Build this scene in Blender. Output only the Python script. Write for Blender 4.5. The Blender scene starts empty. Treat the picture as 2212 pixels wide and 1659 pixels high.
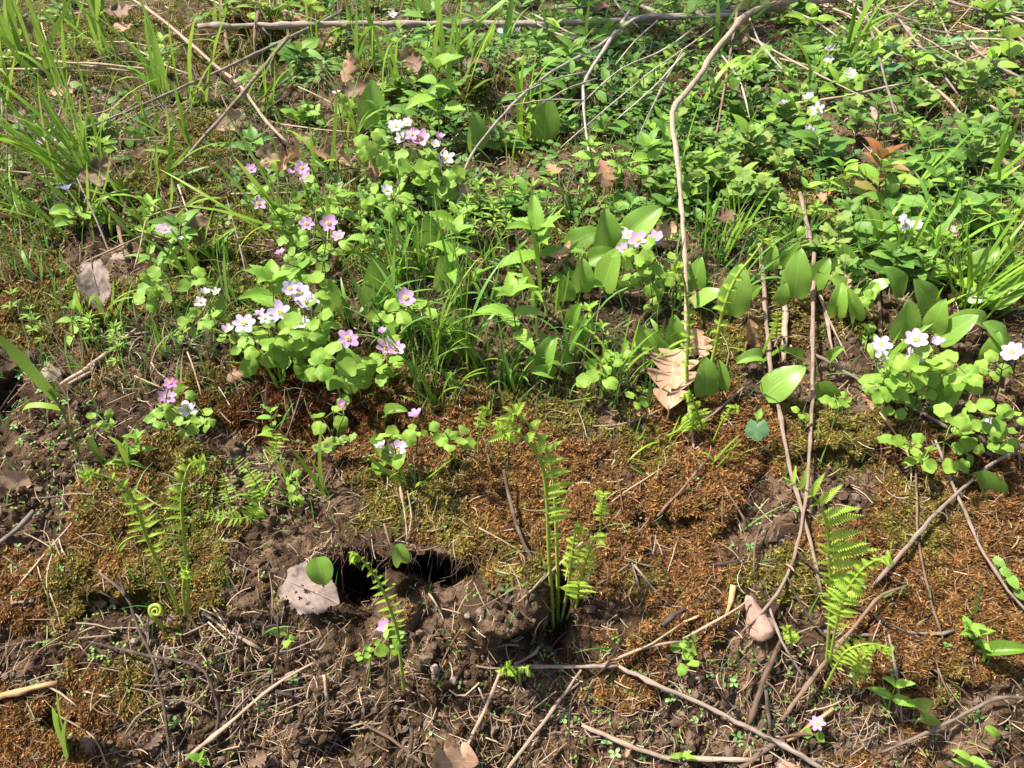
import bpy, math, random
import numpy as np
from mathutils import Vector, Matrix

random.seed(7)
rng = np.random.default_rng(11)
sc = bpy.context.scene
COL = sc.collection

# ------------------------------------------------------------------ camera
PITCH = math.radians(32)
CAM = np.array([0.0, 0.0, 0.75])
cam_d = bpy.data.cameras.new('camera')
cam_d.sensor_width = 36
cam_d.lens = 26
cam_d.clip_start = 0.02
cam_d.clip_end = 500
cam = bpy.data.objects.new('camera', cam_d)
cam.location = CAM
cam.rotation_euler = (math.radians(90) - PITCH, 0, 0)
COL.objects.link(cam)
sc.camera = cam

# ------------------------------------------------------------------ light
SUN_FROM = Vector((-0.50, -0.03, 0.85)).normalized()       # direction towards the sun
elev = math.asin(SUN_FROM.z)
azim = math.atan2(SUN_FROM.x, SUN_FROM.y)
world = bpy.data.worlds.new('World')
sc.world = world
world.use_nodes = True
wn = world.node_tree
sky = wn.nodes.new('ShaderNodeTexSky')
sky.sky_type = 'NISHITA'
sky.sun_disc = False
sky.sun_elevation = elev
sky.sun_rotation = azim
sky.air_density = 1.0
sky.dust_density = 3.0
bg = wn.nodes['Background']
wn.links.new(sky.outputs[0], bg.inputs[0])
bg.inputs[1].default_value = 0.095
sun_d = bpy.data.lights.new('sun', 'SUN')
sun_d.energy = 5.0
sun_d.angle = math.radians(1.8)
sun_d.color = (1.0, 0.945, 0.85)
sun = bpy.data.objects.new('sun', sun_d)
sun.rotation_euler = SUN_FROM.to_track_quat('Z', 'Y').to_euler()
COL.objects.link(sun)
sc.view_settings.view_transform = 'Standard'
sc.view_settings.look = 'None'
sc.view_settings.gamma = 1
sc.view_settings.exposure = 1.0
sc.cycles.max_bounces = 8
sc.cycles.transparent_max_bounces = 8
sc.cycles.use_denoising = True

# ------------------------------------------------------------------ picture geometry helpers
FW, FH = 2212.0, 1659.0          # the frame in which positions on the ground were measured
TX = 18.0 / 26.0
TY = TX * 0.75
cp, sp = math.cos(PITCH), math.sin(PITCH)
def ray(px, py):
    xc = (px / FW * 2 - 1) * TX
    yc = (1 - py / FH * 2) * TY
    return np.array([xc, cp + yc * sp, -sp + yc * cp])
def project(P):
    d = P - CAM
    z = d[..., 1] * cp - d[..., 2] * sp
    u = d[..., 1] * sp + d[..., 2] * cp
    return (d[..., 0] / z / TX + 1) * FW / 2, (1 - u / z / TY) * FH / 2, z
def unproj(px, py, z):
    return CAM + ray(px, py) * z
def on_plane(px, py, y):
    r = ray(px, py)
    return CAM + r * ((y - CAM[1]) / r[1])
def mpp(z):
    return 2 * TX * z / FW

# ------------------------------------------------------------------ noise
def _hash(ix, iy, seed):
    n = (ix.astype(np.int64) * 374761393 + iy.astype(np.int64) * 668265263 + seed * 982451653) & 0x7fffffff
    n = ((n ^ (n >> 13)) * 1274126177) & 0x7fffffff
    n = ((n ^ (n >> 16)) * 60493) & 0x7fffffff
    return (n % 100003) / 100003.0
def vnoise(x, y, seed=0):
    ix, iy = np.floor(x), np.floor(y)
    fx, fy = x - ix, y - iy
    fx = fx * fx * (3 - 2 * fx); fy = fy * fy * (3 - 2 * fy)
    a, b = _hash(ix, iy, seed), _hash(ix + 1, iy, seed)
    c, d = _hash(ix, iy + 1, seed), _hash(ix + 1, iy + 1, seed)
    return (a + (b - a) * fx) * (1 - fy) + (c + (d - c) * fx) * fy
def fbm(x, y, oct=4, seed=0):
    s, a, t = 0, 1.0, 0
    for k in range(oct):
        s = s + a * vnoise(x * 2 ** k + 17.3 * k, y * 2 ** k - 9.1 * k, seed + k); t += a; a *= 0.5
    return s / t
def worley(x, y, seed=0):
    ix, iy = np.floor(x), np.floor(y)
    best = np.full(x.shape, 9.0)
    for dx in (-1, 0, 1):
        for dy in (-1, 0, 1):
            cx, cy = ix + dx, iy + dy
            ux = cx + _hash(cx, cy, seed); uy = cy + _hash(cx, cy, seed + 5)
            best = np.minimum(best, (ux - x) ** 2 + (uy - y) ** 2)
    return np.sqrt(best)
def smooth(a, b, x):
    t = np.clip((x - a) / (b - a), 0, 1)
    return t * t * (3 - 2 * t)

# ------------------------------------------------------------------ mesh helpers
def make_mesh(name, V, F, mat=None, smooth_=True, uv=None, col=None):
    V = np.asarray(V, dtype=np.float32).reshape(-1, 3)
    F = np.asarray(F, dtype=np.int32)
    k = F.shape[1]
    me = bpy.data.meshes.new(name)
    me.vertices.add(len(V)); me.vertices.foreach_set('co', V.ravel())
    me.loops.add(F.size); me.loops.foreach_set('vertex_index', F.ravel())
    me.polygons.add(len(F))
    me.polygons.foreach_set('loop_start', np.arange(0, F.size, k, dtype=np.int32))
    me.polygons.foreach_set('loop_total', np.full(len(F), k, dtype=np.int32))
    me.polygons.foreach_set('use_smooth', np.full(len(F), bool(smooth_)))
    if uv is not None:
        l = me.uv_layers.new(name='UVMap')
        l.data.foreach_set('uv', np.asarray(uv, dtype=np.float32)[F.ravel()].ravel())
    if col is not None:
        a = me.color_attributes.new('Col', 'FLOAT_COLOR', 'POINT')
        c = np.ones((len(V), 4), dtype=np.float32); c[:, :3] = col
        a.data.foreach_set('color', c.ravel())
    me.update(calc_edges=True)
    if mat: me.materials.append(mat)
    return me
def obj(name, data, parent=None, M=None):
    o = bpy.data.objects.new(name, data)
    COL.objects.link(o)
    if parent is not None: o.parent = parent
    if M is not None: o.matrix_basis = M
    return o
def tag(o, label=None, cat=None, group=None, kind=None):
    if label: o['label'] = label
    if cat: o['category'] = cat
    if group: o['group'] = group
    if kind: o['kind'] = kind
    return o
def nrm(v):
    v = np.asarray(v, float)
    return v / (np.linalg.norm(v) + 1e-12)
def frame(loc, d, n, sx, sy=None, sz=None):
    """matrix: local +Y along d, local +Z near n"""
    sy = sx if sy is None else sy; sz = sy if sz is None else sz
    y = nrm(d); x = np.cross(y, n)
    if np.linalg.norm(x) < 1e-6: x = np.cross(y, [1, 0.1, 0.2])
    x = nrm(x); z = np.cross(x, y)
    return Matrix(((x[0] * sx, y[0] * sy, z[0] * sz, loc[0]), (x[1] * sx, y[1] * sy, z[1] * sz, loc[1]),
                   (x[2] * sx, y[2] * sy, z[2] * sz, loc[2]), (0, 0, 0, 1)))
def catmull(pts, per=6):
    P = [np.asarray(p, float) for p in pts]
    if len(P) < 3:
        return np.array([P[0] + (P[-1] - P[0]) * t for t in np.linspace(0, 1, per + 1)])
    P = [2 * P[0] - P[1]] + P + [2 * P[-1] - P[-2]]
    out = []
    for i in range(1, len(P) - 2):
        for t in np.linspace(0, 1, per, endpoint=False):
            a, b, c, d = P[i - 1:i + 3]
            out.append(.5 * (2 * b + (c - a) * t + (2 * a - 5 * b + 4 * c - d) * t * t + (3 * b - a - 3 * c + d) * t ** 3))
    out.append(P[-2])
    return np.array(out)
def tube_geo(pts, rad, sides=6, rough=0.0, cap=True):
    pts = np.asarray(pts, float); n = len(pts)
    rad = np.broadcast_to(np.asarray(rad, float), (n,))
    tan = np.gradient(pts, axis=0)
    tan /= (np.linalg.norm(tan, axis=1, keepdims=True) + 1e-12)
    ref = np.array([0.3, 0.2, 1.0]) if abs(tan[0][2]) < .9 else np.array([1.0, 0, 0])
    V, UV = [], []
    L = np.concatenate([[0], np.cumsum(np.linalg.norm(np.diff(pts, axis=0), axis=1))])
    a = np.linspace(0, 2 * math.pi, sides, endpoint=False)
    for i in range(n):
        x = nrm(ref - tan[i] * np.dot(ref, tan[i])); y = np.cross(tan[i], x); ref = x
        r = rad[i] * (1 + rough * rng.uniform(-1, 1, sides))
        V.append(pts[i] + np.outer(np.cos(a) * r, x) + np.outer(np.sin(a) * r, y))
        UV.append(np.stack([a / (2 * math.pi), np.full(sides, L[i] * 20)], 1))
    V = np.concatenate(V); UV = np.concatenate(UV)
    F = []
    for i in range(n - 1):
        for j in range(sides):
            k = (j + 1) % sides
            F += [(i * sides + j, i * sides + k, (i + 1) * sides + k), (i * sides + j, (i + 1) * sides + k, (i + 1) * sides + j)]
    if cap:
        for e in (0, n - 1):
            c = len(V); V = np.vstack([V, pts[e]]); UV = np.vstack([UV, [0.5, L[e] * 20]])
            for j in range(sides):
                k = (j + 1) % sides
                F.append((c, e * sides + k, e * sides + j) if e == 0 else (c, e * sides + j, e * sides + k))
    return V, np.array(F), UV
class Geo:
    def __init__(s): s.V, s.F, s.U, s.n = [], [], [], 0
    def add(s, V, F, U=None):
        s.V.append(V); s.F.append(np.asarray(F) + s.n)
        s.U.append(U if U is not None else np.zeros((len(V), 2))); s.n += len(V)
    def tube(s, pts, rad, sides=5, rough=0.0): s.add(*tube_geo(pts, rad, sides, rough))
    def mesh(s, name, mat): return make_mesh(name, np.concatenate(s.V), np.concatenate(s.F), mat, True, np.concatenate(s.U))

# ------------------------------------------------------------------ materials
def nd(nt, t, **kw):
    n = nt.nodes.new(t)
    for k, v in kw.items(): setattr(n, k, v)
    return n
def mixrgb(nt, a, b, fac, mode='MIX'):
    m = nd(nt, 'ShaderNodeMix', data_type='RGBA', blend_type=mode)
    for i, v in ((6, a), (7, b), (0, fac)):
        if hasattr(v, 'is_linked') or hasattr(v, 'node'): nt.links.new(v, m.inputs[i])
        else: m.inputs[i].default_value = v if i == 0 else (*v, 1)
    return m.outputs[2]
def math_(nt, op, a, b=None):
    m = nd(nt, 'ShaderNodeMath', operation=op)
    for i, v in ((0, a), (1, b)):
        if v is None: continue
        if hasattr(v, 'node'): nt.links.new(v, m.inputs[i])
        else: m.inputs[i].default_value = v
    return m.outputs[0]
def base_mat(name):
    m = bpy.data.materials.new(name); m.use_nodes = True
    return m, m.node_tree, m.node_tree.nodes['Principled BSDF'], m.node_tree.nodes['Material Output']
def leaf_mat(name, c1, c2, trans=0.35, rough=0.5, spec=0.35, vein=None, spots=None, nscale=6, obj_var=True):
    m, nt, b, out = base_mat(name)
    oi = nd(nt, 'ShaderNodeObjectInfo')
    tc = nd(nt, 'ShaderNodeTexCoord')
    nz = nd(nt, 'ShaderNodeTexNoise'); nz.inputs['Scale'].default_value = nscale; nz.inputs['Detail'].default_value = 5
    nt.links.new(tc.outputs['Object'], nz.inputs['Vector'])
    r = oi.outputs['Random'] if obj_var else nz.outputs['Fac']
    f = math_(nt, 'MULTIPLY_ADD', nz.outputs['Fac'], .7); f.node.inputs[2].default_value = -.35
    f = math_(nt, 'ADD', f, r); f.node.use_clamp = True
    c = mixrgb(nt, c1, c2, f)
    bump_h = None
    if vein:
        sx = nd(nt, 'ShaderNodeSeparateXYZ'); nt.links.new(tc.outputs['UV'], sx.inputs[0])
        u = math_(nt, 'ABSOLUTE', math_(nt, 'SUBTRACT', sx.outputs[0], .5))
        mid = math_(nt, 'LESS_THAN', u, .022)
        if vein == 'parallel':
            w = math_(nt, 'SINE', math_(nt, 'MULTIPLY', u, 62.0))
            lines = math_(nt, 'GREATER_THAN', w, .72)
            strength = .22
        else:
            ph = math_(nt, 'SUBTRACT', math_(nt, 'MULTIPLY', sx.outputs[1], 44.0), math_(nt, 'MULTIPLY', u, 46.0))
            lines = math_(nt, 'GREATER_THAN', math_(nt, 'SINE', ph), .86)
            strength = .35
        v = math_(nt, 'MAXIMUM', mid, math_(nt, 'MULTIPLY', lines, .6))
        v = math_(nt, 'MULTIPLY', v, strength)
        c = mixrgb(nt, c, tuple(min(1, x * 1.6 + .02) for x in c2), v)
        bump_h = v
    if spots:
        n2 = nd(nt, 'ShaderNodeTexNoise'); n2.inputs['Scale'].default_value = spots[1]; n2.inputs['Detail'].default_value = 6
        nt.links.new(tc.outputs['Object'], n2.inputs['Vector'])
        cr = nd(nt, 'ShaderNodeMapRange'); cr.inputs[1].default_value = .52; cr.inputs[2].default_value = .66
        nt.links.new(n2.outputs['Fac'], cr.inputs[0])
        c = mixrgb(nt, c, spots[0], cr.outputs[0])
    nt.links.new(c, b.inputs['Base Color'])
    b.inputs['Roughness'].default_value = rough
    b.inputs['Specular IOR Level'].default_value = spec
    if bump_h is not None:
        bp = nd(nt, 'ShaderNodeBump'); bp.inputs['Strength'].default_value = .35; bp.inputs['Distance'].default_value = .002
        nt.links.new(bump_h, bp.inputs['Height']); nt.links.new(bp.outputs[0], b.inputs['Normal'])
    if trans > 0:
        tr = nd(nt, 'ShaderNodeBsdfTranslucent')
        tcol = mixrgb(nt, c, (1.0, .95, .35), .12)
        nt.links.new(tcol, tr.inputs[0])
        mx = nd(nt, 'ShaderNodeMixShader'); mx.inputs[0].default_value = trans
        nt.links.new(b.outputs[0], mx.inputs[1]); nt.links.new(tr.outputs[0], mx.inputs[2])
        nt.links.new(mx.outputs[0], out.inputs[0])
    return m
def wood_mat(name, c1, c2, c3, scale=1.0):
    m, nt, b, out = base_mat(name)
    tc = nd(nt, 'ShaderNodeTexCoord')
    mp = nd(nt, 'ShaderNodeMapping'); mp.inputs['Scale'].default_value = (9 * scale, .55 * scale, 1)
    nt.links.new(tc.outputs['UV'], mp.inputs[0])
    n1 = nd(nt, 'ShaderNodeTexNoise'); n1.inputs['Scale'].default_value = 2.2; n1.inputs['Detail'].default_value = 7
    nt.links.new(mp.outputs[0], n1.inputs['Vector'])
    n2 = nd(nt, 'ShaderNodeTexNoise'); n2.inputs['Scale'].default_value = 60; n2.inputs['Detail'].default_value = 4
    nt.links.new(tc.outputs['Object'], n2.inputs['Vector'])
    oi = nd(nt, 'ShaderNodeObjectInfo')
    r1 = nd(nt, 'ShaderNodeMapRange'); r1.inputs[1].default_value = .35; r1.inputs[2].default_value = .65
    nt.links.new(n1.outputs['Fac'], r1.inputs[0])
    r2 = nd(nt, 'ShaderNodeMapRange'); r2.inputs[1].default_value = .5; r2.inputs[2].default_value = .72
    nt.links.new(n2.outputs['Fac'], r2.inputs[0])
    c = mixrgb(nt, c1, c2, r1.outputs[0])
    c = mixrgb(nt, c, c3, math_(nt, 'MULTIPLY', r2.outputs[0], .8))
    v = math_(nt, 'MULTIPLY_ADD', oi.outputs['Random'], .6); v.node.inputs[2].default_value = .7
    hs = nd(nt, 'ShaderNodeHueSaturation'); nt.links.new(c, hs.inputs['Color']); nt.links.new(v, hs.inputs['Value'])
    nt.links.new(hs.outputs[0], b.inputs['Base Color'])
    b.inputs['Roughness'].default_value = .85; b.inputs['Specular IOR Level'].default_value = .2
    bp = nd(nt, 'ShaderNodeBump'); bp.inputs['Strength'].default_value = .7; bp.inputs['Distance'].default_value = .002
    nt.links.new(n1.outputs['Fac'], bp.inputs['Height']); nt.links.new(bp.outputs[0], b.inputs['Normal'])
    return m
def col_mat(name, rough=.9, trans=0.0, bump=0.0, bscale=400, spec=.15, var=.5, vscale=150):
    """colour from the mesh's own colour attribute, with fine noise grain"""
    m, nt, b, out = base_mat(name)
    a = nd(nt, 'ShaderNodeVertexColor', layer_name='Col')
    tc = nd(nt, 'ShaderNodeTexCoord')
    nz = nd(nt, 'ShaderNodeTexNoise'); nz.inputs['Scale'].default_value = vscale; nz.inputs['Detail'].default_value = 6
    nt.links.new(tc.outputs['Object'], nz.inputs['Vector'])
    v = math_(nt, 'MULTIPLY_ADD', nz.outputs['Fac'], var * 2); v.node.inputs[2].default_value = 1 - var
    hs = nd(nt, 'ShaderNodeHueSaturation'); nt.links.new(a.outputs[0], hs.inputs['Color']); nt.links.new(v, hs.inputs['Value'])
    nt.links.new(hs.outputs[0], b.inputs['Base Color'])
    b.inputs['Roughness'].default_value = rough; b.inputs['Specular IOR Level'].default_value = spec
    if bump:
        n2 = nd(nt, 'ShaderNodeTexNoise'); n2.inputs['Scale'].default_value = bscale; n2.inputs['Detail'].default_value = 8
        nt.links.new(tc.outputs['Object'], n2.inputs['Vector'])
        bp = nd(nt, 'ShaderNodeBump'); bp.inputs['Strength'].default_value = bump; bp.inputs['Distance'].default_value = .004
        nt.links.new(n2.outputs['Fac'], bp.inputs['Height']); nt.links.new(bp.outputs[0], b.inputs['Normal'])
    if trans:
        tr = nd(nt, 'ShaderNodeBsdfTranslucent'); nt.links.new(hs.outputs[0], tr.inputs[0])
        mx = nd(nt, 'ShaderNodeMixShader'); mx.inputs[0].default_value = trans
        nt.links.new(b.outputs[0], mx.inputs[1]); nt.links.new(tr.outputs[0], mx.inputs[2])
        nt.links.new(mx.outputs[0], out.inputs[0])
    return m

M = {}
M['ground'] = col_mat('soil', .97, 0, 1.0, 420, .08, .6, 210)
M['moss'] = col_mat('moss', .9, .25, 0, 0, .1, .25, 300)
M['crumb'] = col_mat('soil_crumb', .97, 0, .5, 900, .1, .35, 500)
M['litter'] = col_mat('dry_litter', .8, .1, 0, 0, .2, .25, 200)
M['cover'] = col_mat('small_green', .5, .35, 0, 0, .3, .15, 200)
M['anemone'] = leaf_mat('anemone_leaf', (.17, .32, .04), (.28, .44, .06), .35, .55, .3)
M['mayflower'] = leaf_mat('lily_leaf', (.15, .29, .035), (.23, .39, .06), .3, .33, .5, 'parallel')
M['nettle'] = leaf_mat('serrated_leaf', (.17, .34, .04), (.27, .44, .06), .32, .55, .3, 'pinnate')
M['ovate'] = leaf_mat('ovate_leaf', (.075, .18, .03), (.17, .32, .045), .3, .5, .35, 'pinnate')
M['ovate2'] = leaf_mat('ovate_leaf_bright', (.16, .32, .03), (.28, .45, .05), .32, .5, .35, 'pinnate')
M['lobed'] = leaf_mat('lobed_leaf', (.14, .27, .05), (.26, .34, .08), .3, .6, .25)
M['bluegreen'] = leaf_mat('blue_green_leaf', (.12, .27, .12), (.18, .34, .15), .3, .6, .3)
M['redleaf'] = leaf_mat('red_tinged_leaf', (.3, .1, .035), (.25, .22, .06), .3, .45, .4, 'pinnate')
M['grass'] = leaf_mat('grass_blade', (.14, .29, .025), (.27, .44, .04), .32, .45, .35)
M['grass2'] = leaf_mat('grass_blade_blue', (.12, .27, .045), (.19, .37, .06), .3, .45, .35)
M['fern'] = leaf_mat('fern_green', (.27, .44, .04), (.36, .52, .06), .35, .6, .25)
M['fernstem'] = leaf_mat('fern_stalk', (.25, .34, .05), (.32, .41, .06), 0, .55, .3)
M['stem'] = leaf_mat('plant_stem', (.13, .19, .05), (.2, .26, .06), 0, .6, .25)
M['redstem'] = leaf_mat('dark_plant_stem', (.1, .065, .04), (.13, .15, .04), 0, .6, .25)
M['petal_white'] = leaf_mat('white_petal', (.72, .70, .77), (.74, .68, .76), .35, .6, .2, nscale=3)
M['petal_pale'] = leaf_mat('pale_pink_petal', (.66, .52, .75), (.71, .6, .77), .35, .6, .2, nscale=3)
M['petal_pink'] = leaf_mat('pink_petal', (.60, .33, .59), (.65, .41, .64), .35, .6, .2, nscale=3)
M['petal_hot'] = leaf_mat('deep_pink_petal', (.5, .16, .44), (.55, .24, .5), .35, .6, .2, nscale=3)
M['petal_violet'] = leaf_mat('violet_petal', (.3, .28, .75), (.42, .38, .82), .35, .6, .2, nscale=3)
M['stamen'] = leaf_mat('stamen_yellow', (.75, .62, .14), (.62, .66, .18), 0, .6, .2)
M['deadoak'] = leaf_mat('dead_oak_leaf', (.36, .2, .11), (.44, .28, .18), .12, .6, .3, 'pinnate', ((.2, .105, .055), 5))
M['deadgrey'] = leaf_mat('dead_grey_leaf', (.37, .265, .215), (.45, .345, .295), .06, .7, .25, 'pinnate', ((.22, .16, .13), 6))
M['deaddark'] = leaf_mat('dead_dark_leaf', (.16, .095, .06), (.23, .14, .09), .08, .6, .3, 'pinnate', ((.1, .06, .04), 6))
M['tan'] = wood_mat('tan_stalk', (.32, .225, .16), (.43, .325, .25), (.2, .14, .1))
M['greybark'] = wood_mat('grey_bark', (.23, .175, .135), (.36, .29, .24), (.12, .09, .07))
M['palewood'] = wood_mat('pale_twig', (.4, .34, .28), (.5, .44, .38), (.2, .16, .13))
M['dark'] = wood_mat('dark_twig', (.06, .042, .034), (.1, .075, .06), (.2, .15, .12))
M['brown'] = wood_mat('brown_twig', (.16, .1, .065), (.25, .17, .12), (.07, .045, .03))
M['orangewood'] = wood_mat('orange_wood', (.46, .27, .12), (.56, .38, .2), (.2, .1, .05))
M['straw'] = wood_mat('straw', (.42, .32, .2), (.5, .4, .27), (.26, .19, .12))

# ------------------------------------------------------------------ the ground: a mossy bank, steep in front and levelling out behind
prof_py = np.array([1950, 1800, 1659, 1400, 1250, 1180, 1000, 800, 600, 400, 200, 60, -40, -110])
prof_z = np.array([.69, .705, .725, .755, .785, .81, .86, .94, 1.05, 1.22, 1.5, 1.86, 2.3, 2.8])
def prof_point(py):
    z = np.interp(-py, -prof_py, prof_z)
    yc = (1 - py / FH * 2) * TY
    return z * (cp + yc * sp), CAM[2] + z * (-sp + yc * cp), z
pys = np.linspace(1950, -110, 521)
zz = np.interp(-pys, -prof_py, prof_z)
ker = np.hanning(41); ker /= ker.sum()
zz = np.convolve(np.pad(zz, 20, mode='reflect', reflect_type='odd'), ker, 'valid')
yc_ = (1 - pys / FH * 2) * TY
gy = zz * (cp + yc_ * sp); gh = CAM[2] + zz * (-sp + yc_ * cp)
fy = gy[0] - np.array([60, 25, 10, 4, 1.6, .7, .3, .12, .04]); fh = gh[0] - np.array([.16, .16, .16, .15, .14, .12, .08, .045, .018])
by = gy[-1] + np.array([.08, .25, .6, 1.2, 2.5, 5, 10, 25, 60]); bh = gh[-1] + np.array([.01, .03, .07, .13, .22, .3, .35, .4, .4])
GY = np.concatenate([fy, gy, by]); GHh = np.concatenate([fh, gh, bh])
GZ = np.concatenate([np.full(9, zz[0]), zz, np.full(9, zz[-1])])
NS = 641
ss = np.linspace(-1.25, 1.25, NS)
ext = np.array([.05, .15, .4, 1, 2.5, 6, 14, 30, 60])
NR = len(GY); NC = NS + 18
X = np.zeros((NR, NC)); Y = np.repeat(GY[:, None], NC, 1); H = np.repeat(GHh[:, None], NC, 1)
X[:, 9:9 + NS] = ss[None] * TX * GZ[:, None]
X[:, :9] = X[:, 9:10] - ext[::-1][None]; X[:, 9 + NS:] = X[:, 8 + NS:9 + NS] + ext[None]
P = np.stack([X, Y, H], -1)
def grid_normals(P):
    du = np.gradient(P, axis=1); dv = np.gradient(P, axis=0)
    n = np.cross(du, dv); n /= (np.linalg.norm(n, axis=-1, keepdims=True) + 1e-12)
    return n * np.sign(n[..., 2:3] + 1e-9)
N0 = grid_normals(P)
PX, PY, PZ = project(P)
inner = np.zeros((NR, NC), bool); inner[9:-9, 9:-9] = True
PX = np.where(inner, PX, -9999); PY = np.where(inner, PY, -9999)
def ell(cx, cy, rx, ry, soft=.5):
    d = np.sqrt(((PX - cx) / rx) ** 2 + ((PY - cy) / ry) ** 2)
    return 1 - smooth(1 - soft, 1 + soft, d)
wob = (fbm(X * 28, Y * 28, 3, 40) - .5)
PXs, PYs = PX, PY
PX = PX + wob * 60 * inner; PY = PY + (fbm(X * 28, Y * 28, 3, 44) - .5) * 60 * inner   # ragged edges
soil = np.zeros_like(X); moss = np.zeros_like(X)
for e in [(640, 1500, 250, 170), (1010, 1440, 230, 250), (880, 1250, 200, 110), (640, 1100, 110, 60), (1350, 1610, 320, 80), (1640, 1560, 230, 90),
          (40, 880, 120, 110), (250, 1370, 90, 45), (350, 740, 140, 70), (1640, 1120, 80, 80), (2140, 1570, 120, 110), (560, 1240, 70, 60), (1640, 1420, 110, 90),
          (1800, 1100, 80, 60), (250, 560, 110, 70), (1310, 1330, 110, 40), (1350, 700, 70, 40), (90, 1130, 70, 90), (60, 1420, 80, 60), (1000, 1230, 90, 70), (140, 960, 160, 90)]:
    soil = np.maximum(soil, ell(*e))
for e in [(260, 1180, 210, 120), (150, 1290, 110, 70), (330, 1040, 160, 80), (90, 1580, 140, 90), (320, 1490, 110, 60), (1370, 1040, 280, 150), (1390, 1250, 190, 120),
          (1320, 1490, 100, 45), (1555, 1400, 55, 70), (1900, 1180, 270, 130), (1960, 1410, 170, 80), (1760, 960, 230, 90), (1200, 900, 260, 90), (610, 890, 190, 70),
          (90, 640, 150, 90), (560, 90, 130, 50), (940, 1110, 90, 55), (872, 1310, 38, 60), (1060, 1140, 90, 90), (1080, 1200, 70, 50), (2100, 1090, 140, 70), (2000, 1290, 150, 60), (480, 640, 160, 80)]:
    moss = np.maximum(moss, ell(*e))
fm = fbm(X * 9, Y * 9, 4, 3)
mossy = np.clip(.45 + .18 * smooth(700, 350, PXs) * smooth(700, 450, PYs) * inner + (fm - .5) * 2.4 + moss * .75 - soil * 1.0, 0, 1)
mossy = smooth(.2, .9, mossy + (fbm(X * 45, Y * 45, 3, 90) - .5) * .7)
red = np.clip(ell(620, 895, 190, 75) * 1.0 + ell(480, 770, 120, 60) * .7 + smooth(.55, .72, fbm(X * 13, Y * 13, 3, 8)) * .4, 0, 1)
green = np.clip(smooth(980, 520, PYs) * .8 * inner + smooth(.46, .66, fbm(X * 11, Y * 11, 3, 21)) * .65 - ell(560, 90, 130, 50) * .6 - ell(90, 640, 150, 90) * .5 + ell(330, 1150, 150, 60) * .35, 0, 1)

P0 = P.copy()
disp = (fbm(X * 5, Y * 5, 3, 1) - .5) * .03 + (fbm(X * 17, Y * 17, 3, 2) - .5) * .022
disp *= np.where(inner, 1, .6)
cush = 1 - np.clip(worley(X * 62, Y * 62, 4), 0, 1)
lump = 1 - np.clip(worley(X * 95 + wob * 3, Y * 95, 6), 0, 1)
lump2 = 1 - np.clip(worley(X * 38, Y * 38 + wob * 4, 9), 0, 1)
disp += inner * (mossy * (cush * .009 + lump2 * .008 + .002) + (1 - mossy) * (lump * .006 + lump2 * .013 * fbm(X * 20, Y * 20, 2, 31) + (fbm(X * 110, Y * 110, 3, 12) - .5) * .016 + (fbm(X * 330, Y * 330, 2, 13) - .5) * .006))
P = P + N0 * disp[..., None]
# hollows, lips and clods (pushed along fixed directions, so they are real recesses and overhangs)
def push(cx, cy, rx, ry, dist, d, soft=.35, rag=1.0):
    global P
    qx = PXs + (PX - PXs) * rag; qy = PYs + (PY - PYs) * rag
    dd = np.sqrt(((qx - cx) / rx) ** 2 + ((qy - cy) / ry) ** 2)
    w = (1 - smooth(1 - soft, 1 + soft, dd)) * inner
    P = P + (w * dist)[..., None] * nrm(d)[None, None]
hole_dir = ray(925, 1225)
push(905, 1160, 190, 34, .026, (0, -1, .35), .6)             # lip of turf above the burrow
push(1050, 1190, 70, 60, .018, (0, -1, .5), .6)
push(935, 1218, 66, 36, .15, hole_dir, .5, 1.8)               # burrow mouth
push(795, 1240, 74, 50, .09, ray(800, 1236) + np.array([-.1, 0, 0]), .6, 1.6)
push(775, 1290, 85, 60, .045, ray(775, 1290), .6, .6)
push(872, 1222, 20, 48, -.085, ray(872, 1222), .6, 1.2)
push(1100, 1290, 80, 66, .06, (-.1, -1, .8), .4, 1.5)
push(1060, 1340, 60, 40, .025, (-.1, -1, .8), .5, 1.6)            # clod thrown up beside it
push(1160, 1245, 40, 45, .02, (0, -.8, .9), .5)
push(1195, 1320, 28, 85, .045, ray(1190, 1330), .5)          # dark gap behind the clod
push(872, 1315, 34, 62, .018, (-.2, -1, .5), .5)
push(1435, 1160, 85, 40, .016, ray(1435, 1150), .95)
push(1430, 1090, 140, 50, .012, (0, -1, .6), .95)
push(25, 870, 45, 50, .06, ray(25, 870), .5)
push(745, 1610, 44, 30, .03, ray(745, 1610), .9)
push(275, 1330, 70, 30, .014, ray(275, 1330), .5)
push(240, 1265, 150, 40, .014, (0, -1, .7), .6)
push(150, 1545, 40, 25, .025, ray(150, 1560), .6)
push(640, 950, 170, 40, .02, ray(640, 950), .7)
push(1830, 1000, 120, 22, .014, ray(1830, 1015), .7)
push(1830, 965, 140, 26, .014, (0, -1, .6), .7)
push(2000, 1490, 120, 20, .016, ray(2000, 1490), .6)
push(690, 1130, 110, 40, .012, ray(690, 1130), .8)
push(560, 95, 110, 35, .06, (0, -.3, 1), .7)
push(1040, 200, 220, 50, .05, (0, -.3, 1), .8)
push(40, 20, 70, 40, .07, ray(40, 20), .5)
NG = grid_normals(P)
GPX, GPY, GPZ = project(P)
GPX = np.where(inner, GPX, -9999)
gpx, gpy, gpz = GPX.ravel(), GPY.ravel(), GPZ.ravel()
Pf, Nf = P.reshape(-1, 3), NG.reshape(-1, 3)
def gi(px, py):
    d = (gpx - px) ** 2 + (gpy - py) ** 2 + gpz * 40
    return int(np.argmin(d))
def G(px, py):
    i = gi(px, py)
    z = gpz[i]
    return unproj(px, py, z) if abs(gpx[i] - px) < 30 and abs(gpy[i] - py) < 30 else Pf[i].copy()
def Gn(px, py): return Nf[gi(px, py)]

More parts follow.
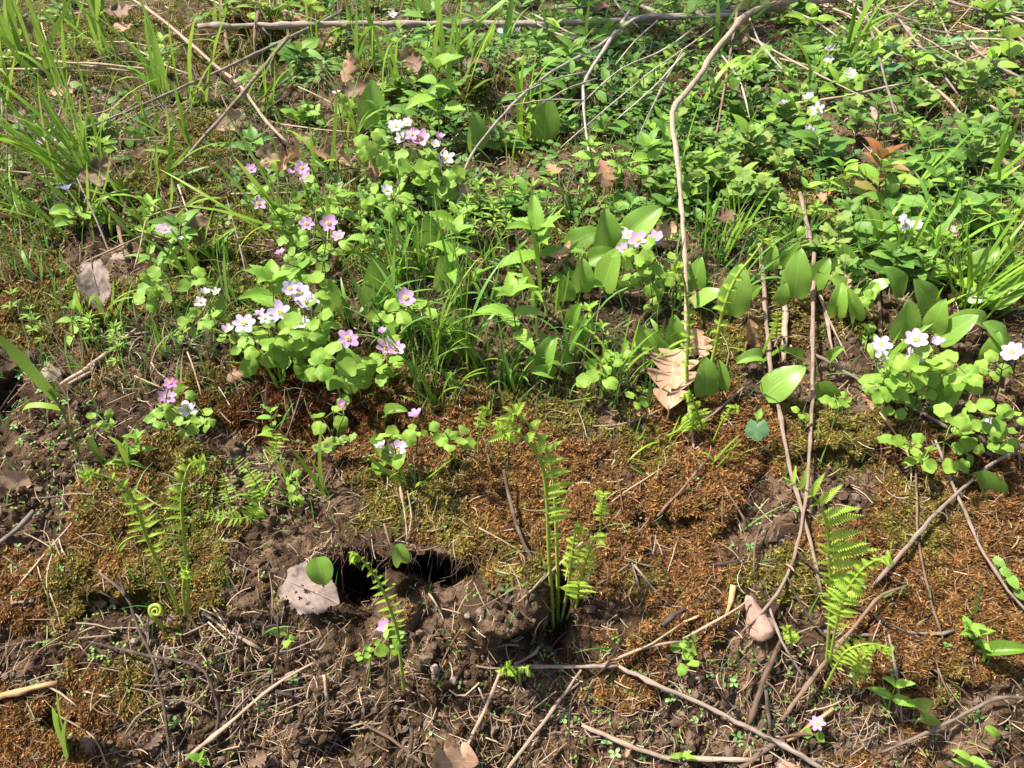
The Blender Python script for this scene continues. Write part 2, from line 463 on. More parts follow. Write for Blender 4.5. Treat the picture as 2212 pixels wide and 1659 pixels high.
SOIL = np.array([.060, .037, .023]); SOIL2 = np.array([.155, .10, .064])
ORANGE = np.array([.285, .138, .05]); BROWN = np.array([.125, .06, .026]); RED = np.array([.085, .028, .013]); GREEN = np.array([.17, .18, .035])
def lerp(a, b, t): return a + (b - a) * np.asarray(t)[..., None]
def moss_colour(red, green, r):
    c = lerp(np.broadcast_to(ORANGE, red.shape + (3,)), BROWN, r)
    c = lerp(c, GREEN, green)
    return lerp(c, RED, np.clip(red, 0, 1) * .85)
gcol = lerp(np.broadcast_to(SOIL, X.shape + (3,)), SOIL2, smooth(.4, .75, fbm(X * 30, Y * 30, 3, 15)))
gcol = lerp(gcol, moss_colour(red, green, np.full(X.shape, .9)) * .38, mossy * .9)
idx = np.arange(NR * NC).reshape(NR, NC)
F = np.stack([idx[:-1, :-1], idx[:-1, 1:], idx[1:, 1:], idx[1:, :-1]], -1).reshape(-1, 4)
ground = obj('ground', make_mesh('ground', Pf, F, M['ground'], True, None, gcol.reshape(-1, 3)))
tag(ground, 'dark soil bank with a burrow, steep in front and level behind', None, None, 'structure')

# points on the ground, evenly spread over the part in view
def scatter(n, weight, ymin=-120, ymax=1800):
    w = weight[9:-9, 9:-9].copy()
    py_ = PYs[9:-9, 9:-9]
    w[(py_ < ymin) | (py_ > ymax)] = 0
    c = np.cumsum(w.ravel()); k = np.searchsorted(c, rng.uniform(0, c[-1], n))
    r_, c_ = np.unravel_index(np.minimum(k, w.size - 1), w.shape)
    r_ += 9; c_ += 9
    a, b = rng.uniform(0, 1, n)[:, None], rng.uniform(0, 1, n)[:, None]
    p = (P[r_, c_] * (1 - a) + P[r_, c_ + 1] * a) * (1 - b) + (P[r_ + 1, c_] * (1 - a) + P[r_ + 1, c_ + 1] * a) * b
    return p, NG[r_, c_], r_, c_
def tangents(n):
    t = np.cross(n, rng.normal(size=n.shape)); t /= np.linalg.norm(t, axis=1, keepdims=True) + 1e-9
    return t, np.cross(n, t)

# moss sprigs (stuff)
def moss_mesh(N):
    cl = smooth(.35, .6, worley(X * 62, Y * 62, 4))
    p, n, r_, c_ = scatter(N, (mossy ** 1.3) * (1 - .75 * cl) * np.where(PYs < 300, .45, 1) + .012)
    z = PZ[r_, c_]
    size = .0030 * (np.clip(z, .7, 2) / .8) ** .75 * rng.uniform(.6, 1.5, N)
    K = 4
    V = np.zeros((N, K, 3, 3)); C = np.zeros((N, K, 3, 3))
    col = moss_colour(red[r_, c_] , np.clip(green[r_, c_] + rng.normal(0, .22, N), 0, 1), np.clip(rng.normal(.45, .35, N), 0, 1))
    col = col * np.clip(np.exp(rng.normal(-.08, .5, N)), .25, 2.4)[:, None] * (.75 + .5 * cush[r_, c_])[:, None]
    up = n * .7 + np.array([0, -.1, .4]); up /= np.linalg.norm(up, axis=1, keepdims=True)
    t, b = tangents(up)
    top = p + up * (size * rng.uniform(.2, .9, N))[:, None]
    for k in range(K):
        a = 2 * math.pi * k / K + rng.uniform(-.6, .6, N)
        d = t * np.cos(a)[:, None] + b * np.sin(a)[:, None]
        s = np.cross(up, d)
        L = (size * rng.uniform(.7, 1.3, N))[:, None]
        w = L * .21
        o = p + up * (size * .1)[:, None] if k % 2 else top
        V[:, k, 0] = o - s * w; V[:, k, 1] = o + s * w
        V[:, k, 2] = o + (d * rng.uniform(.5, 1, N)[:, None] + up * rng.uniform(.2, 1.1, N)[:, None]) * L
        C[:, k, :] = col[:, None]
    V = V.reshape(-1, 3)
    return make_mesh('moss', V, np.arange(len(V)).reshape(-1, 3), M['moss'], False, None, C.reshape(-1, 3))
tag(obj('moss', moss_mesh(300000)), 'orange brown and green moss carpeting the bank', 'moss', None, 'stuff')

# soil crumbs (stuff)
def crumb_mesh(N):
    ph = (1 + 5 ** .5) / 2
    iv = np.array([(-1, ph, 0), (1, ph, 0), (-1, -ph, 0), (1, -ph, 0), (0, -1, ph), (0, 1, ph), (0, -1, -ph), (0, 1, -ph), (ph, 0, -1), (ph, 0, 1), (-ph, 0, -1), (-ph, 0, 1)]) / 1.9
    jf = np.array([(0, 11, 5), (0, 5, 1), (0, 1, 7), (0, 7, 10), (0, 10, 11), (1, 5, 9), (5, 11, 4), (11, 10, 2), (10, 7, 6), (7, 1, 8), (3, 9, 4), (3, 4, 2), (3, 2, 6), (3, 6, 8), (3, 8, 9), (4, 9, 5), (2, 4, 11), (6, 2, 10), (8, 6, 7), (9, 8, 1)])
    p, n, r_, c_ = scatter(N, (1 - mossy) ** 1.5 * smooth(.3, .6, fbm(X * 14, Y * 14, 3, 60)) * np.where(PYs < 700, .3, 1) + .002, 100)
    s = .0009 + .0055 * rng.uniform(0, 1, N) ** 5
    V = iv[None] * (s[:, None] * rng.uniform(.4, 1.4, (N, 12)))[..., None] * rng.uniform(.75, 1.2, (N, 1, 3)) + (p + n * (s * .3)[:, None])[:, None]
    c = lerp(np.broadcast_to(SOIL, (N, 3)), np.array([.19, .135, .1]), rng.uniform(0, 1, N) ** 1.6)
    Fc = (jf[None] + (np.arange(N) * 12)[:, None, None]).reshape(-1, 3)
    return make_mesh('soil_crumbs', V.reshape(-1, 3), Fc, M['crumb'], False, None, np.repeat(c, 12, 0))
tag(obj('soil_crumbs', crumb_mesh(9000)), 'dark crumbs and grains of loose soil', 'soil', None, 'stuff')

# thin dry litter: needles, straws, rootlets (stuff)
def litter_mesh(N):
    w = .42 + .9 * ell(560, 1500, 240, 150) + .25 * smooth(1350, 1500, PYs) + .5 * ell(1650, 1550, 350, 150) + .35 * ell(1150, 1540, 250, 120) + .5 * ell(330, 740, 200, 110) + .4 * ell(760, 1040, 300, 90) + 1.0 * smooth(620, 200, PYs) + .8 * smooth(700, 300, PXs) * smooth(700, 500, PYs) + .3 * ell(2050, 1000, 150, 120)
    p, n, r_, c_ = scatter(N, w * inner)
    z = PZ[r_, c_]
    L = rng.uniform(.006, .03, N) * (1 + (rng.uniform(0, 1, N) > .9) * 1.0) * (z / .8) ** .4
    wd = rng.uniform(.00022, .00062, N) * (z / .8) ** .5
    t, b = tangents(n)
    S = 5
    bend = rng.normal(0, .5, N); lift = rng.uniform(.0008, .006, N); tilt = rng.normal(0, .12, N)
    pal = np.array([(.46, .34, .22), (.36, .24, .15), (.24, .15, .095), (.5, .4, .28), (.34, .24, .17), (.15, .09, .06)])
    c = pal[rng.integers(0, len(pal), N)] * rng.uniform(.7, 1.15, N)[:, None]
    V = np.zeros((N, S, 3, 3))
    for k in range(S):
        u = k / (S - 1) - .5
        q = p + t * (L * u)[:, None] + b * (L * bend * (u * u - .1))[:, None] + n * (lift + L * tilt * u)[:, None]
        tw = wd * (1 - .6 * abs(u) * (rng.uniform(0, 1, N)))
        V[:, k, 0] = q - b * tw[:, None]; V[:, k, 1] = q + n * (tw * 1.1)[:, None]; V[:, k, 2] = q + b * tw[:, None]
    V = V.reshape(N, -1, 3)
    f = []
    for k in range(S - 1):
        for j in range(2):
            f.append((k * 3 + j, k * 3 + j + 1, k * 3 + 4 + j, k * 3 + 3 + j))
    Fc = (np.array(f)[None] + (np.arange(N) * S * 3)[:, None, None]).reshape(-1, 4)
    return make_mesh('dry_litter', V.reshape(-1, 3), Fc, M['litter'], True, None, np.repeat(c, S * 3, 0))
tag(obj('dry_litter', litter_mesh(19000)), 'thin dry needles, straws and rootlets strewn over the bank', 'litter', None, 'stuff')

# tiny green seedlings and low leaves nobody could count (stuff)
def cover_mesh(N):
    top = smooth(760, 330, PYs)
    w = (.012 + .9 * top * smooth(.3, .5, fbm(X * 6, Y * 6, 3, 71)) * (.07 + .93 * smooth(420, 1150, PXs)) + .08 * ell(1500, 1500, 500, 120) + .15 * ell(150, 1000, 170, 120) + .08 * ell(330, 1420, 250, 120) + .4 * ell(540, 1060, 150, 70))
    p, n, r_, c_ = scatter(N, w * inner, -120, 1750)
    z = PZ[r_, c_]; tp = top[r_, c_]
    L = rng.uniform(.0022, .0046, N) * (1 + tp * rng.uniform(0, 1, N) ** 1.5 * 5.5)
    up = np.array([0, -.25, 1.0]) + rng.normal(0, .25, (N, 3)); up /= np.linalg.norm(up, axis=1, keepdims=True)
    t, b = tangents(up)
    hgt = rng.uniform(.002, .007, N) + tp * rng.uniform(0, .03, N)
    q = p + np.array([0, 0, 1.0]) * hgt[:, None]
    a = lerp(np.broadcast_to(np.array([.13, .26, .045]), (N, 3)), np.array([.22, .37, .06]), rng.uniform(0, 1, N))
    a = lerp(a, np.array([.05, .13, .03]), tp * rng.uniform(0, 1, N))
    prof = [(0, 0), (.3, .26), (.7, .28), (1, 0.02)]
    Vs, Fs = [], []
    for s in (-1, 1):
        V = np.zeros((N, 8, 3))
        for k, (u, wd) in enumerate(prof):
            mid = q + t * (s * L * u)[:, None] + up * (L * (.25 * u - .3 * u * u))[:, None]
            V[:, 2 * k] = mid - b * (L * wd)[:, None]; V[:, 2 * k + 1] = mid + b * (L * wd)[:, None]
        Vs.append(V)
    V = np.concatenate(Vs, 1)
    f = [(o + 2 * k, o + 2 * k + 1, o + 2 * k + 3, o + 2 * k + 2) for o in (0, 8) for k in range(3)]
    Fc = (np.array(f)[None] + (np.arange(N) * 16)[:, None, None]).reshape(-1, 4)
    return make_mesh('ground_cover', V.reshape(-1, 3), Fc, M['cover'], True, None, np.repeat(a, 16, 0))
tag(obj('ground_cover', cover_mesh(11000)), 'tiny paired green leaves of low ground cover among the moss', 'ground cover', None, 'stuff')

# rootlets hanging from the torn turf round the burrow (stuff)
def rootlet_mesh(N):
    w = ell(880, 1165, 200, 30, .3) + .5 * ell(1010, 1200, 70, 40) + .25 * ell(700, 1130, 120, 40) + .3 * ell(1180, 1260, 30, 60)
    p, n, r_, c_ = scatter(N, w * inner)
    g = Geo()
    for i in range(N):
        l = rng.uniform(.008, .034); a = p[i] - n[i] * .002
        d = np.array([rng.normal(0, .35), -.45, -.55]) + n[i] * .35
        q = [a, a + d * l * .5 + rng.normal(0, .003, 3) + n[i] * .004, a + d * l + rng.normal(0, .006, 3) + np.array([0, -.002, -.006])]
        g.tube(catmull(q, 4), np.linspace(.00035, .00010, 9) * rng.uniform(.6, 1.6), 3)
    return g.mesh('rootlets', M['root'])
M['root'] = wood_mat('root', (.17, .11, .08), (.27, .19, .14), (.09, .06, .045))
tag(obj('rootlets', rootlet_mesh(210)), 'fine brown rootlets hanging from torn turf round the burrow', 'roots', None, 'stuff')

# fine short grass in the upper bank (stuff)
def fine_grass_mesh(N):
    w = smooth(1000, 650, PYs) * smooth(.35, .6, fbm(X * 7, Y * 7, 3, 81)) + .6 * ell(1000, 740, 200, 140) + .5 * ell(1330, 800, 140, 90) + .03
    p, n, r_, c_ = scatter(N, w * inner, -120, 1500)
    z = PZ[r_, c_]
    L = rng.uniform(.015, .075, N); wd = rng.uniform(.0006, .0013, N) * (z / .9) ** .5
    d = np.array([0, -.15, 1.0]) + rng.normal(0, .28, (N, 3)); d /= np.linalg.norm(d, axis=1, keepdims=True)
    side = np.cross(d, rng.normal(size=(N, 3))); side /= np.linalg.norm(side, axis=1, keepdims=True)
    bend = np.cross(side, d)
    dry = rng.uniform(0, 1, N) < .35
    c = np.where(dry[:, None], np.array([.42, .33, .2]) * rng.uniform(.6, 1.1, N)[:, None], lerp(np.broadcast_to(np.array([.08, .2, .04]), (N, 3)), np.array([.17, .36, .07]), rng.uniform(0, 1, N)))
    S = 5; V = np.zeros((N, S * 2, 3)); bk = rng.uniform(0, .9, N)
    for k in range(S):
        u = k / (S - 1)
        q = p + d * (L * u)[:, None] + bend * (L * bk * u * u * .6)[:, None] - np.array([0, 0, 1.]) * (L * bk * u ** 3 * .35)[:, None]
        w_ = wd * (1 - u ** 2) + 1e-5
        V[:, 2 * k] = q - side * w_[:, None]; V[:, 2 * k + 1] = q + side * w_[:, None]
    f = [(2 * k, 2 * k + 1, 2 * k + 3, 2 * k + 2) for k in range(S - 1)]
    Fc = (np.array(f)[None] + (np.arange(N) * S * 2)[:, None, None]).reshape(-1, 4)
    return make_mesh('fine_grass', V.reshape(-1, 3), Fc, M['cover'], True, None, np.repeat(c, S * 2, 0))
tag(obj('fine_grass', fine_grass_mesh(8500)), 'fine short grass blades, green and dry, growing through the moss', 'grass', None, 'stuff')

# ------------------------------------------------------------------ leaf shapes (length 1 along +Y, face up +Z)
def leaf_mesh(name, mat, W, prof, nt=14, ns=5, fold=.25, droop=.5, serr=0, nserr=0, wav=0, skew=0, ribs=0, roll=0, seed=0):
    r = np.random.default_rng(seed)
    t = np.linspace(0, 1, nt); s = np.linspace(-1, 1, ns)
    th = droop * t ** 1.3
    yy = np.concatenate([[0], np.cumsum(np.cos((th[1:] + th[:-1]) / 2))]) / (nt - 1)
    zz_ = -np.concatenate([[0], np.cumsum(np.sin((th[1:] + th[:-1]) / 2))]) / (nt - 1)
    w = W * prof(t)
    ph = r.uniform(0, 6.28, 4)
    V, U = [], []
    for i in range(nt):
        tan = np.array([0, math.cos(th[i]), -math.sin(th[i])]); nn = np.array([0, math.sin(th[i]), math.cos(th[i])])
        for j in range(ns):
            e = abs(s[j])
            off = s[j] * w[i] * (1 + (serr * (((t[i] * nserr + (.3 if s[j] > 0 else 0)) % 1) - .5) if e > .99 else 0))
            a = fold * (1 if s[j] >= 0 else 1)
            if roll: a = fold + roll * e
            up = abs(off) * math.sin(a) + ribs * math.cos(s[j] * 3 * math.pi) * w[i]
            up += wav * (math.sin(t[i] * 7 + ph[0] + (2 if s[j] > 0 else 0)) * e ** 2 * .5 + math.sin(t[i] * 15 + ph[1] * s[j]) * e ** 3 * .25)
            x = off * math.cos(a)
            p = np.array([x, yy[i], zz_[i]]) + nn * up + tan * skew * abs(off)
            V.append(p); U.append((s[j] * .5 + .5, t[i]))
    Fq = [(i * ns + j, i * ns + j + 1, (i + 1) * ns + j + 1, (i + 1) * ns + j) for i in range(nt - 1) for j in range(ns - 1)]
    return make_mesh(name, V, Fq, mat, True, U)
def polar_leaf(name, mat, rf, nth=24, nr=3, cup=.15, wav=.04, c=.5, holes=None, seed=0, droop=0):
    r = np.random.default_rng(seed); ph = r.uniform(0, 6.28, 3)
    V = [(0, c, 0)]; U = [(.5, c)]
    for k in range(1, nr + 1):
        q = k / nr
        for j in range(nth):
            th = 2 * math.pi * j / nth
            R = rf(th if th < math.pi else th - 2 * math.pi) * q
            x, y = R * math.sin(th), c + R * math.cos(th)
            z = cup * .375 * q * q + wav * q ** 2 * math.sin(3 * th + ph[0]) + wav * .5 * q ** 2 * math.sin(5 * th + ph[1]) - droop * (y - c) ** 2 * (1 if y > c else .3)
            z -= .03 * (1 - min(1, abs(x) * 12)) * 0
            V.append((x, y, z)); U.append((x + .5, y))
    F = [(0, 1 + (j + 1) % nth, 1 + j, 1 + j) for j in range(nth)]
    tri = [(0, 1 + (j + 1) % nth, 1 + j) for j in range(nth)]
    for k in range(nr - 1):
        for j in range(nth):
            a, b = 1 + k * nth + j, 1 + k * nth + (j + 1) % nth
            q = (a, b, b + nth, a + nth)
            if holes is not None:
                m = np.mean([V[i] for i in q], 0)
                if any((m[0] - hx) ** 2 + (m[1] - hy) ** 2 < hr * hr for hx, hy, hr in holes): continue
            tri += [(q[0], q[1], q[2]), (q[0], q[2], q[3])]
    tri = [(a, c_, b) for a, b, c_ in tri]
    return make_mesh(name, V, tri, mat, True, U)

ovate = lambda t: np.sin(np.pi * np.clip(t, 0, 1) ** .72) ** .85 + .0
ovate_b = lambda t: np.clip(np.sin(np.pi * t ** .62) ** .8, .02, 1) * (1 - .25 * t)
lance = lambda t: np.sin(np.pi * t ** .8) ** .9 * (1 - .2 * t)
cord = lambda t: np.sin(np.pi * np.clip(t * .95 + .05, 0, 1) ** .68) ** .72
elli = lambda t: np.sqrt(np.clip(1 - (2 * t - 1) ** 2, 0, 1)) * (.8 + .25 * t) + .02
def lobes(n, depth, sharp=.7):
    return lambda t: (np.sin(np.pi * np.clip(t, 0, 1) ** .85) ** .6) * (1 - depth + depth * np.abs(np.sin(np.pi * (n * t + .15))) ** sharp) + .025
LIB = {}
def lib(k, *m): LIB[k] = list(m)
def lf_an(th):
    a = abs(th)
    base = .5 * (1 - .10 * math.cos(th)) * (.9 + .1 * math.cos(2 * th))
    if a < 1.25: base *= 1 + .10 * math.cos(th * 5.0) - .02
    return base * (1 - .28 * max(0, (a - 2.5) / .64))
lib('anemone', *[polar_leaf('leaflet', M['anemone'], lf_an, 26, 3, c_, w_, .5, None, i, d_) for i, (c_, w_, d_) in enumerate([(.1, .03, .3), (-.2, .05, .5), (.25, .04, .2), (-.35, .03, .4)])])
lib('lily', leaf_mesh('leaf', M['mayflower'], .33, cord, 16, 7, .18, .35, ribs=.02, wav=.03, seed=1), leaf_mesh('leaf', M['mayflower'], .35, cord, 16, 7, .45, .7, ribs=.02, wav=.04, seed=2),
    leaf_mesh('leaf', M['mayflower'], .30, cord, 16, 7, .1, .9, ribs=.02, wav=.05, seed=3))
lib('lilyfold', leaf_mesh('leaf', M['mayflower'], .34, cord, 16, 7, .95, .9, ribs=.02, wav=.03, seed=4), leaf_mesh('leaf', M['mayflower'], .34, cord, 16, 7, .75, 1.5, ribs=.02, wav=.03, seed=5))
lib('nettle', leaf_mesh('leaf', M['nettle'], .30, ovate_b, 31, 5, .3, .7, .32, 10, .03, seed=1), leaf_mesh('leaf', M['nettle'], .26, ovate_b, 31, 5, .45, .4, .34, 10, .04, seed=2), leaf_mesh('leaf', M['nettle'], .24, ovate_b, 31, 5, .2, 1.0, .3, 10, .04, seed=3))
lib('ovate', leaf_mesh('leaf', M['ovate'], .25, ovate, 9, 5, .25, .6, wav=.03, seed=1), leaf_mesh('leaf', M['ovate'], .29, ovate, 9, 5, .4, .3, wav=.03, seed=2), leaf_mesh('leaf', M['ovate'], .22, ovate, 9, 5, .15, .9, wav=.05, seed=3))
lib('ovate2', leaf_mesh('leaf', M['ovate2'], .24, ovate, 9, 5, .3, .6, wav=.03, seed=1), leaf_mesh('leaf', M['ovate2'], .28, ovate, 9, 5, .4, .3, wav=.03, seed=2), leaf_mesh('leaf', M['ovate2'], .2, lance, 9, 5, .2, .9, wav=.05, seed=3))
lib('redleaf', leaf_mesh('leaf', M['redleaf'], .2, lance, 10, 5, .35, .5, wav=.03, seed=1), leaf_mesh('leaf', M['redleaf'], .22, lance, 10, 5, .25, .9, wav=.04, seed=2))
lib('whorl', leaf_mesh('leaf', M['ovate2'], .15, lance, 6, 3, .3, .5, seed=1))
lib('whorlp', leaf_mesh('leaf', M['nettle'], .13, lance, 6, 3, .3, .5, seed=1))
def lf_lob(th):
    a = abs(th)
    return .5 * (.72 + .28 * abs(math.cos(th * 1.5)) ** .6) * (1 + .08 * math.cos(th * 9)) * (1 - .5 * max(0, (a - 2.3) / .84))
lib('lobed', *[polar_leaf('leaf', M['lobed'], lf_lob, 40, 3, c_, .05, .45, None, i, .3) for i, c_ in enumerate((.1, -.25))])
def lf_ger(th):
    a = abs(th)
    return .5 * (.86 + .14 * abs(math.cos(th * 2.5)) ** .7) * (1 + .06 * math.cos(th * 17)) * (1 - .45 * max(0, (a - 2.6) / .54))
lib('geranium', polar_leaf('leaf', M['bluegreen'], lf_ger, 60, 3, -.1, .03, .45, None, 2, .1))
lib('heart', leaf_mesh('leaf', M['ovate2'], .42, cord, 14, 7, .35, .5, .1, 12, .04, seed=1))
def lf_map(th):
    a = abs(th)
    lob = max(math.exp(-((a - c_) / .22) ** 2) * h for c_, h in ((0, .55), (.85, .48), (1.75, .32)))
    return .24 + lob * .62 * (1 + .12 * math.sin(a * 22)) - .1 * max(0, (a - 2.6))
lib('maple', polar_leaf('leaf', M['lobed'], lf_map, 60, 3, .05, .07, .3, None, 5, .3), polar_leaf('leaf', M['bluegreen'], lf_map, 60, 3, -.1, .07, .3, None, 6, .4))
lib('oak', *[leaf_mesh('leaf', M['deadoak'], .36, lobes(n, .62), 44, 7, f, d, wav=w, skew=.45, roll=ro, seed=i) for i, (n, f, d, w, ro) in enumerate([(4, .1, .5, .05, .2), (3.5, -.2, -.6, .07, .4), (4, .35, 1.0, .08, .5), (3, .2, -.9, .09, -.4)])])
lib('oakdark', *[leaf_mesh('leaf', M['deaddark'], .36, lobes(n, .6), 44, 7, f, d, wav=w, skew=.45, roll=ro, seed=i + 9) for i, (n, f, d, w, ro) in enumerate([(4, .1, .7, .06, .3), (3.5, -.3, -.8, .08, .5)])])
lib('deadoval', leaf_mesh('leaf', M['deadgrey'], .36, ovate, 18, 7, .2, .7, .08, 9, .07, roll=.3, seed=3), leaf_mesh('leaf', M['deadoak'], .2, lance, 18, 7, .5, 1.2, 0, 0, .08, roll=.8, seed=4), leaf_mesh('leaf', M['deadgrey'], .38, ovate, 18, 7, -.1, -.7, .08, 9, .08, roll=-.3, seed=6))
petal_prof = lambda t: np.sin(np.pi * np.clip(t * .9 + .03, 0, 1) ** 1.1) ** .7 + .02
for c_ in ('white', 'pale', 'pink', 'hot', 'violet'):
    lib('petal_' + c_, leaf_mesh('petal', M['petal_' + c_], .34, petal_prof, 8, 5, .15, -.35, wav=.02, seed=1), leaf_mesh('petal', M['petal_' + c_], .31, petal_prof, 8, 5, .25, .1, wav=.03, seed=2))
def blade(W, bend, seed, mat, fold=.35):
    r = np.random.default_rng(seed)
    return leaf_mesh('blade', mat, W, lambda t: np.clip((1 - t) * 3.2, 0, 1) ** .8 * (.75 + .25 * np.clip(t * 4, 0, 1)) + .01, 13, 3, 0, bend, wav=0, seed=seed)
lib('grass', *[blade(.5, b, i, M['grass']) for i, b in enumerate((.1, .35, .7, 1.2, 1.9, -.3))])
lib('grassb', *[blade(.5, b, i, M['grass2']) for i, b in enumerate((.1, .35, .7, 1.2, 1.9, -.3))])
# centre of an anemone flower: a green-yellow dome set with stamens
def stamen_mesh():
    g = Geo()
    for k in range(14):
        a = k * 2.4; r_ = .05 + .11 * math.sqrt(k / 14)
        d = np.array([math.cos(a) * r_, math.sin(a) * r_, 0])
        g.tube(np.array([d * .3, d * 1.1 + np.array([0, 0, .14]), d * 1.5 + np.array([0, 0, .24])]), [.02, .02, .05], 4)
    g.tube(np.array([(0, 0, -.06), (0, 0, .02), (0, 0, .1)]), [.05, .12, .05], 7)
    return g.mesh('flower', M['stamen'])
LIB['stamen'] = [stamen_mesh()]
# fern pinna: a midrib lined with rounded pinnules
def pinna_mesh(n, curl, wid, fold, seed):
    r = np.random.default_rng(seed); V, F = [], []
    th = 0; pos = np.array([0., 0, 0]); step = 1.0 / n
    for k in range(n + 1):
        u = k / n
        tan = np.array([0, math.cos(th), -math.sin(th)]); nn = np.array([0, math.sin(th), math.cos(th)])
        l = wid * (1 - u ** 1.6) * (.75 + .4 * min(1, u * 5)) * r.uniform(.9, 1.1) + .01
        for s in (-1, 1):
            out = np.array([s, 0, 0]) * math.cos(fold) + nn * math.sin(fold) + tan * .35
            o = len(V); h = step * .44
            V += [pos - tan * h, pos + tan * h * .9, pos + out * l * .7 + tan * h, pos + out * l * .7 - tan * h * .7, pos + out * l + tan * h * .45]
            F += [(o, o + 1, o + 2), (o, o + 2, o + 3), (o + 3, o + 2, o + 4)] if s < 0 else [(o, o + 2, o + 1), (o, o + 3, o + 2), (o + 3, o + 4, o + 2)]
        o = len(V); hh = .012 * (1 - u) + .004
        V += [pos + np.array([-hh, 0, .004]), pos + np.array([hh, 0, .004]), pos + tan * step + np.array([hh, 0, .004]), pos + tan * step + np.array([-hh, 0, .004])]
        F += [(o, o + 1, o + 2), (o, o + 2, o + 3)]
        pos = pos + tan * step; th += curl / n * (.4 + 1.2 * u)
    return make_mesh('pinna', V, F, M['fern'], False, np.zeros((len(V), 2)))
lib('pinna', pinna_mesh(15, .5, .17, .15, 1), pinna_mesh(15, .9, .17, .3, 2))
lib('pinnahalf', pinna_mesh(11, 1.7, .26, .5, 7), pinna_mesh(11, 2.3, .28, .8, 8))
lib('pinnacurl', pinna_mesh(11, 3.2, .16, .7, 3), pinna_mesh(11, 4.5, .2, .9, 4))

# ------------------------------------------------------------------ labels for the many: told apart by rank beside a landmark
LAND = [('the gnawed grey leaf', 680, 1265), ('the burrow mouth', 930, 1225), ('the tall middle fern', 1195, 1250), ('the full fern frond', 1800, 1190), ('the pink wedge stone', 1630, 1330),
        ('the paired pale ferns', 390, 1180), ('the coiled fiddlehead', 337, 1315), ('the big tan oak leaf', 1445, 800), ('the largest anemone clump', 600, 690), ('the upper white anemone clump', 905, 310),
        ('the glossy pointed leaf', 1688, 823), ('the thick splintered stalk', 1695, 680), ('the reddish seedling', 1900, 390), ('the fountain of fine grass', 190, 330), ('the long horizontal branch', 1000, 50),
        ('the bend of the pale branch', 1450, 250), ('the upright grey dead leaf', 205, 605), ('the chunk of tan wood', 60, 1490), ('the long dark bent twig', 350, 1450), ('the lone lowest flower', 1765, 1563),
        ('the oak leaf at the bottom', 975, 1640), ('the oak leaf caught in grass', 215, 380), ('the clump over the diagonal stick', 1960, 790), ('the jagged maple seedling', 1930, 110), ('the violet plant', 180, 430),
        ('the tall serrated herb', 1150, 480), ('the round scalloped leaf', 1635, 930), ('the arching grass shoot', 100, 850), ('the lacy small fern', 520, 1060), ('the tall coiling fern', 1580, 640),
        ('the crossed tan sticks', 1170, 1520), ('the folded drooping leaf', 2128, 1075), ('the cup-shaped pink flower', 837, 1356), ('the mossy hump', 560, 90), ('the folded glossy pair', 1175, 780), ('the twin grass blades', 140, 1560)]
AUTO = []
def auto(o, phrase, cat, group, px, py):
    tag(o, None, cat, group); AUTO.append((o, phrase, px, py))
def finish_labels():
    ordn = ['', 'second ', 'third ', 'fourth ', 'fifth ', 'sixth ', 'seventh ', 'eighth ', 'ninth ', 'tenth ', 'eleventh ', 'twelfth ', 'thirteenth ', 'fourteenth ', 'fifteenth ', 'sixteenth ', 'seventeenth ', 'eighteenth ', 'nineteenth ', 'twentieth ']
    buckets = {}
    for o, ph, px, py in AUTO:
        k = min(range(len(LAND)), key=lambda i: (LAND[i][1] - px) ** 2 + (LAND[i][2] - py) ** 2)
        dx, dy = px - LAND[k][1], py - LAND[k][2]
        a = math.degrees(math.atan2(-dy, dx)) % 360
        rel = ['right of', 'above-right of', 'above', 'above-left of', 'left of', 'below-left of', 'below', 'below-right of'][int((a + 22.5) // 45) % 8]
        buckets.setdefault((ph, rel, k), []).append((math.hypot(dx, dy), o))
    for (ph, rel, k), L in buckets.items():
        L.sort(key=lambda q: q[0])
        for i, (d, o) in enumerate(L):
            o['label'] = f"{ph}, {ordn[min(i, 19)]}closest {rel} {LAND[k][0]}"

def tocam(p): return nrm(CAM - p)
UP = np.array([0, 0, 1.0])
def rv(s=1.0): return rng.normal(0, s, 3)

# ------------------------------------------------------------------ builders
def root_at(name, B):
    e = bpy.data.objects.new(name, None); e.empty_display_size = .01
    COL.objects.link(e); e.location = B
    return e
def add_flower(parent, B, p, colour, size, face, npet=None, bud=False):
    """p: world position, size: flower diameter"""
    npet = npet or random.choice((5, 6, 6, 6, 7))
    n = nrm(UP * (.75 if not face else 1.0) + tocam(p) * (.85 if not face else .1) + rv(.22 if not face else .35) * np.array([1, .5, .6]))
    x = nrm(np.cross(n, rv())); y = np.cross(n, x)
    cen = obj('flower', LIB['stamen'][0], parent, Matrix.Translation(Vector(p - B)) @ frame((0, 0, 0), y, n, size * .62))
    a0 = rng.uniform(0, 6.28)
    el = rng.uniform(.15, .45) if not face else rng.uniform(.5, .9)
    if bud: el = 1.2
    for k in range(npet):
        a = a0 + 2 * math.pi * k / npet + rng.uniform(-.12, .12)
        # the flower mesh carries its petals, so petals are given in its frame
        d = np.array([math.cos(a) * math.cos(el), math.sin(a) * math.cos(el), math.sin(el)])
        nn = np.array([-math.cos(a) * math.sin(el), -math.sin(a) * math.sin(el), math.cos(el)])
        L = .5 / .62 * 1.08 * rng.uniform(.9, 1.1) * (.75 if bud else 1)
        obj('petal', random.choice(LIB['petal_' + colour]), cen, frame(d * .07, d, nn, L * rng.uniform(.9, 1.2), L))
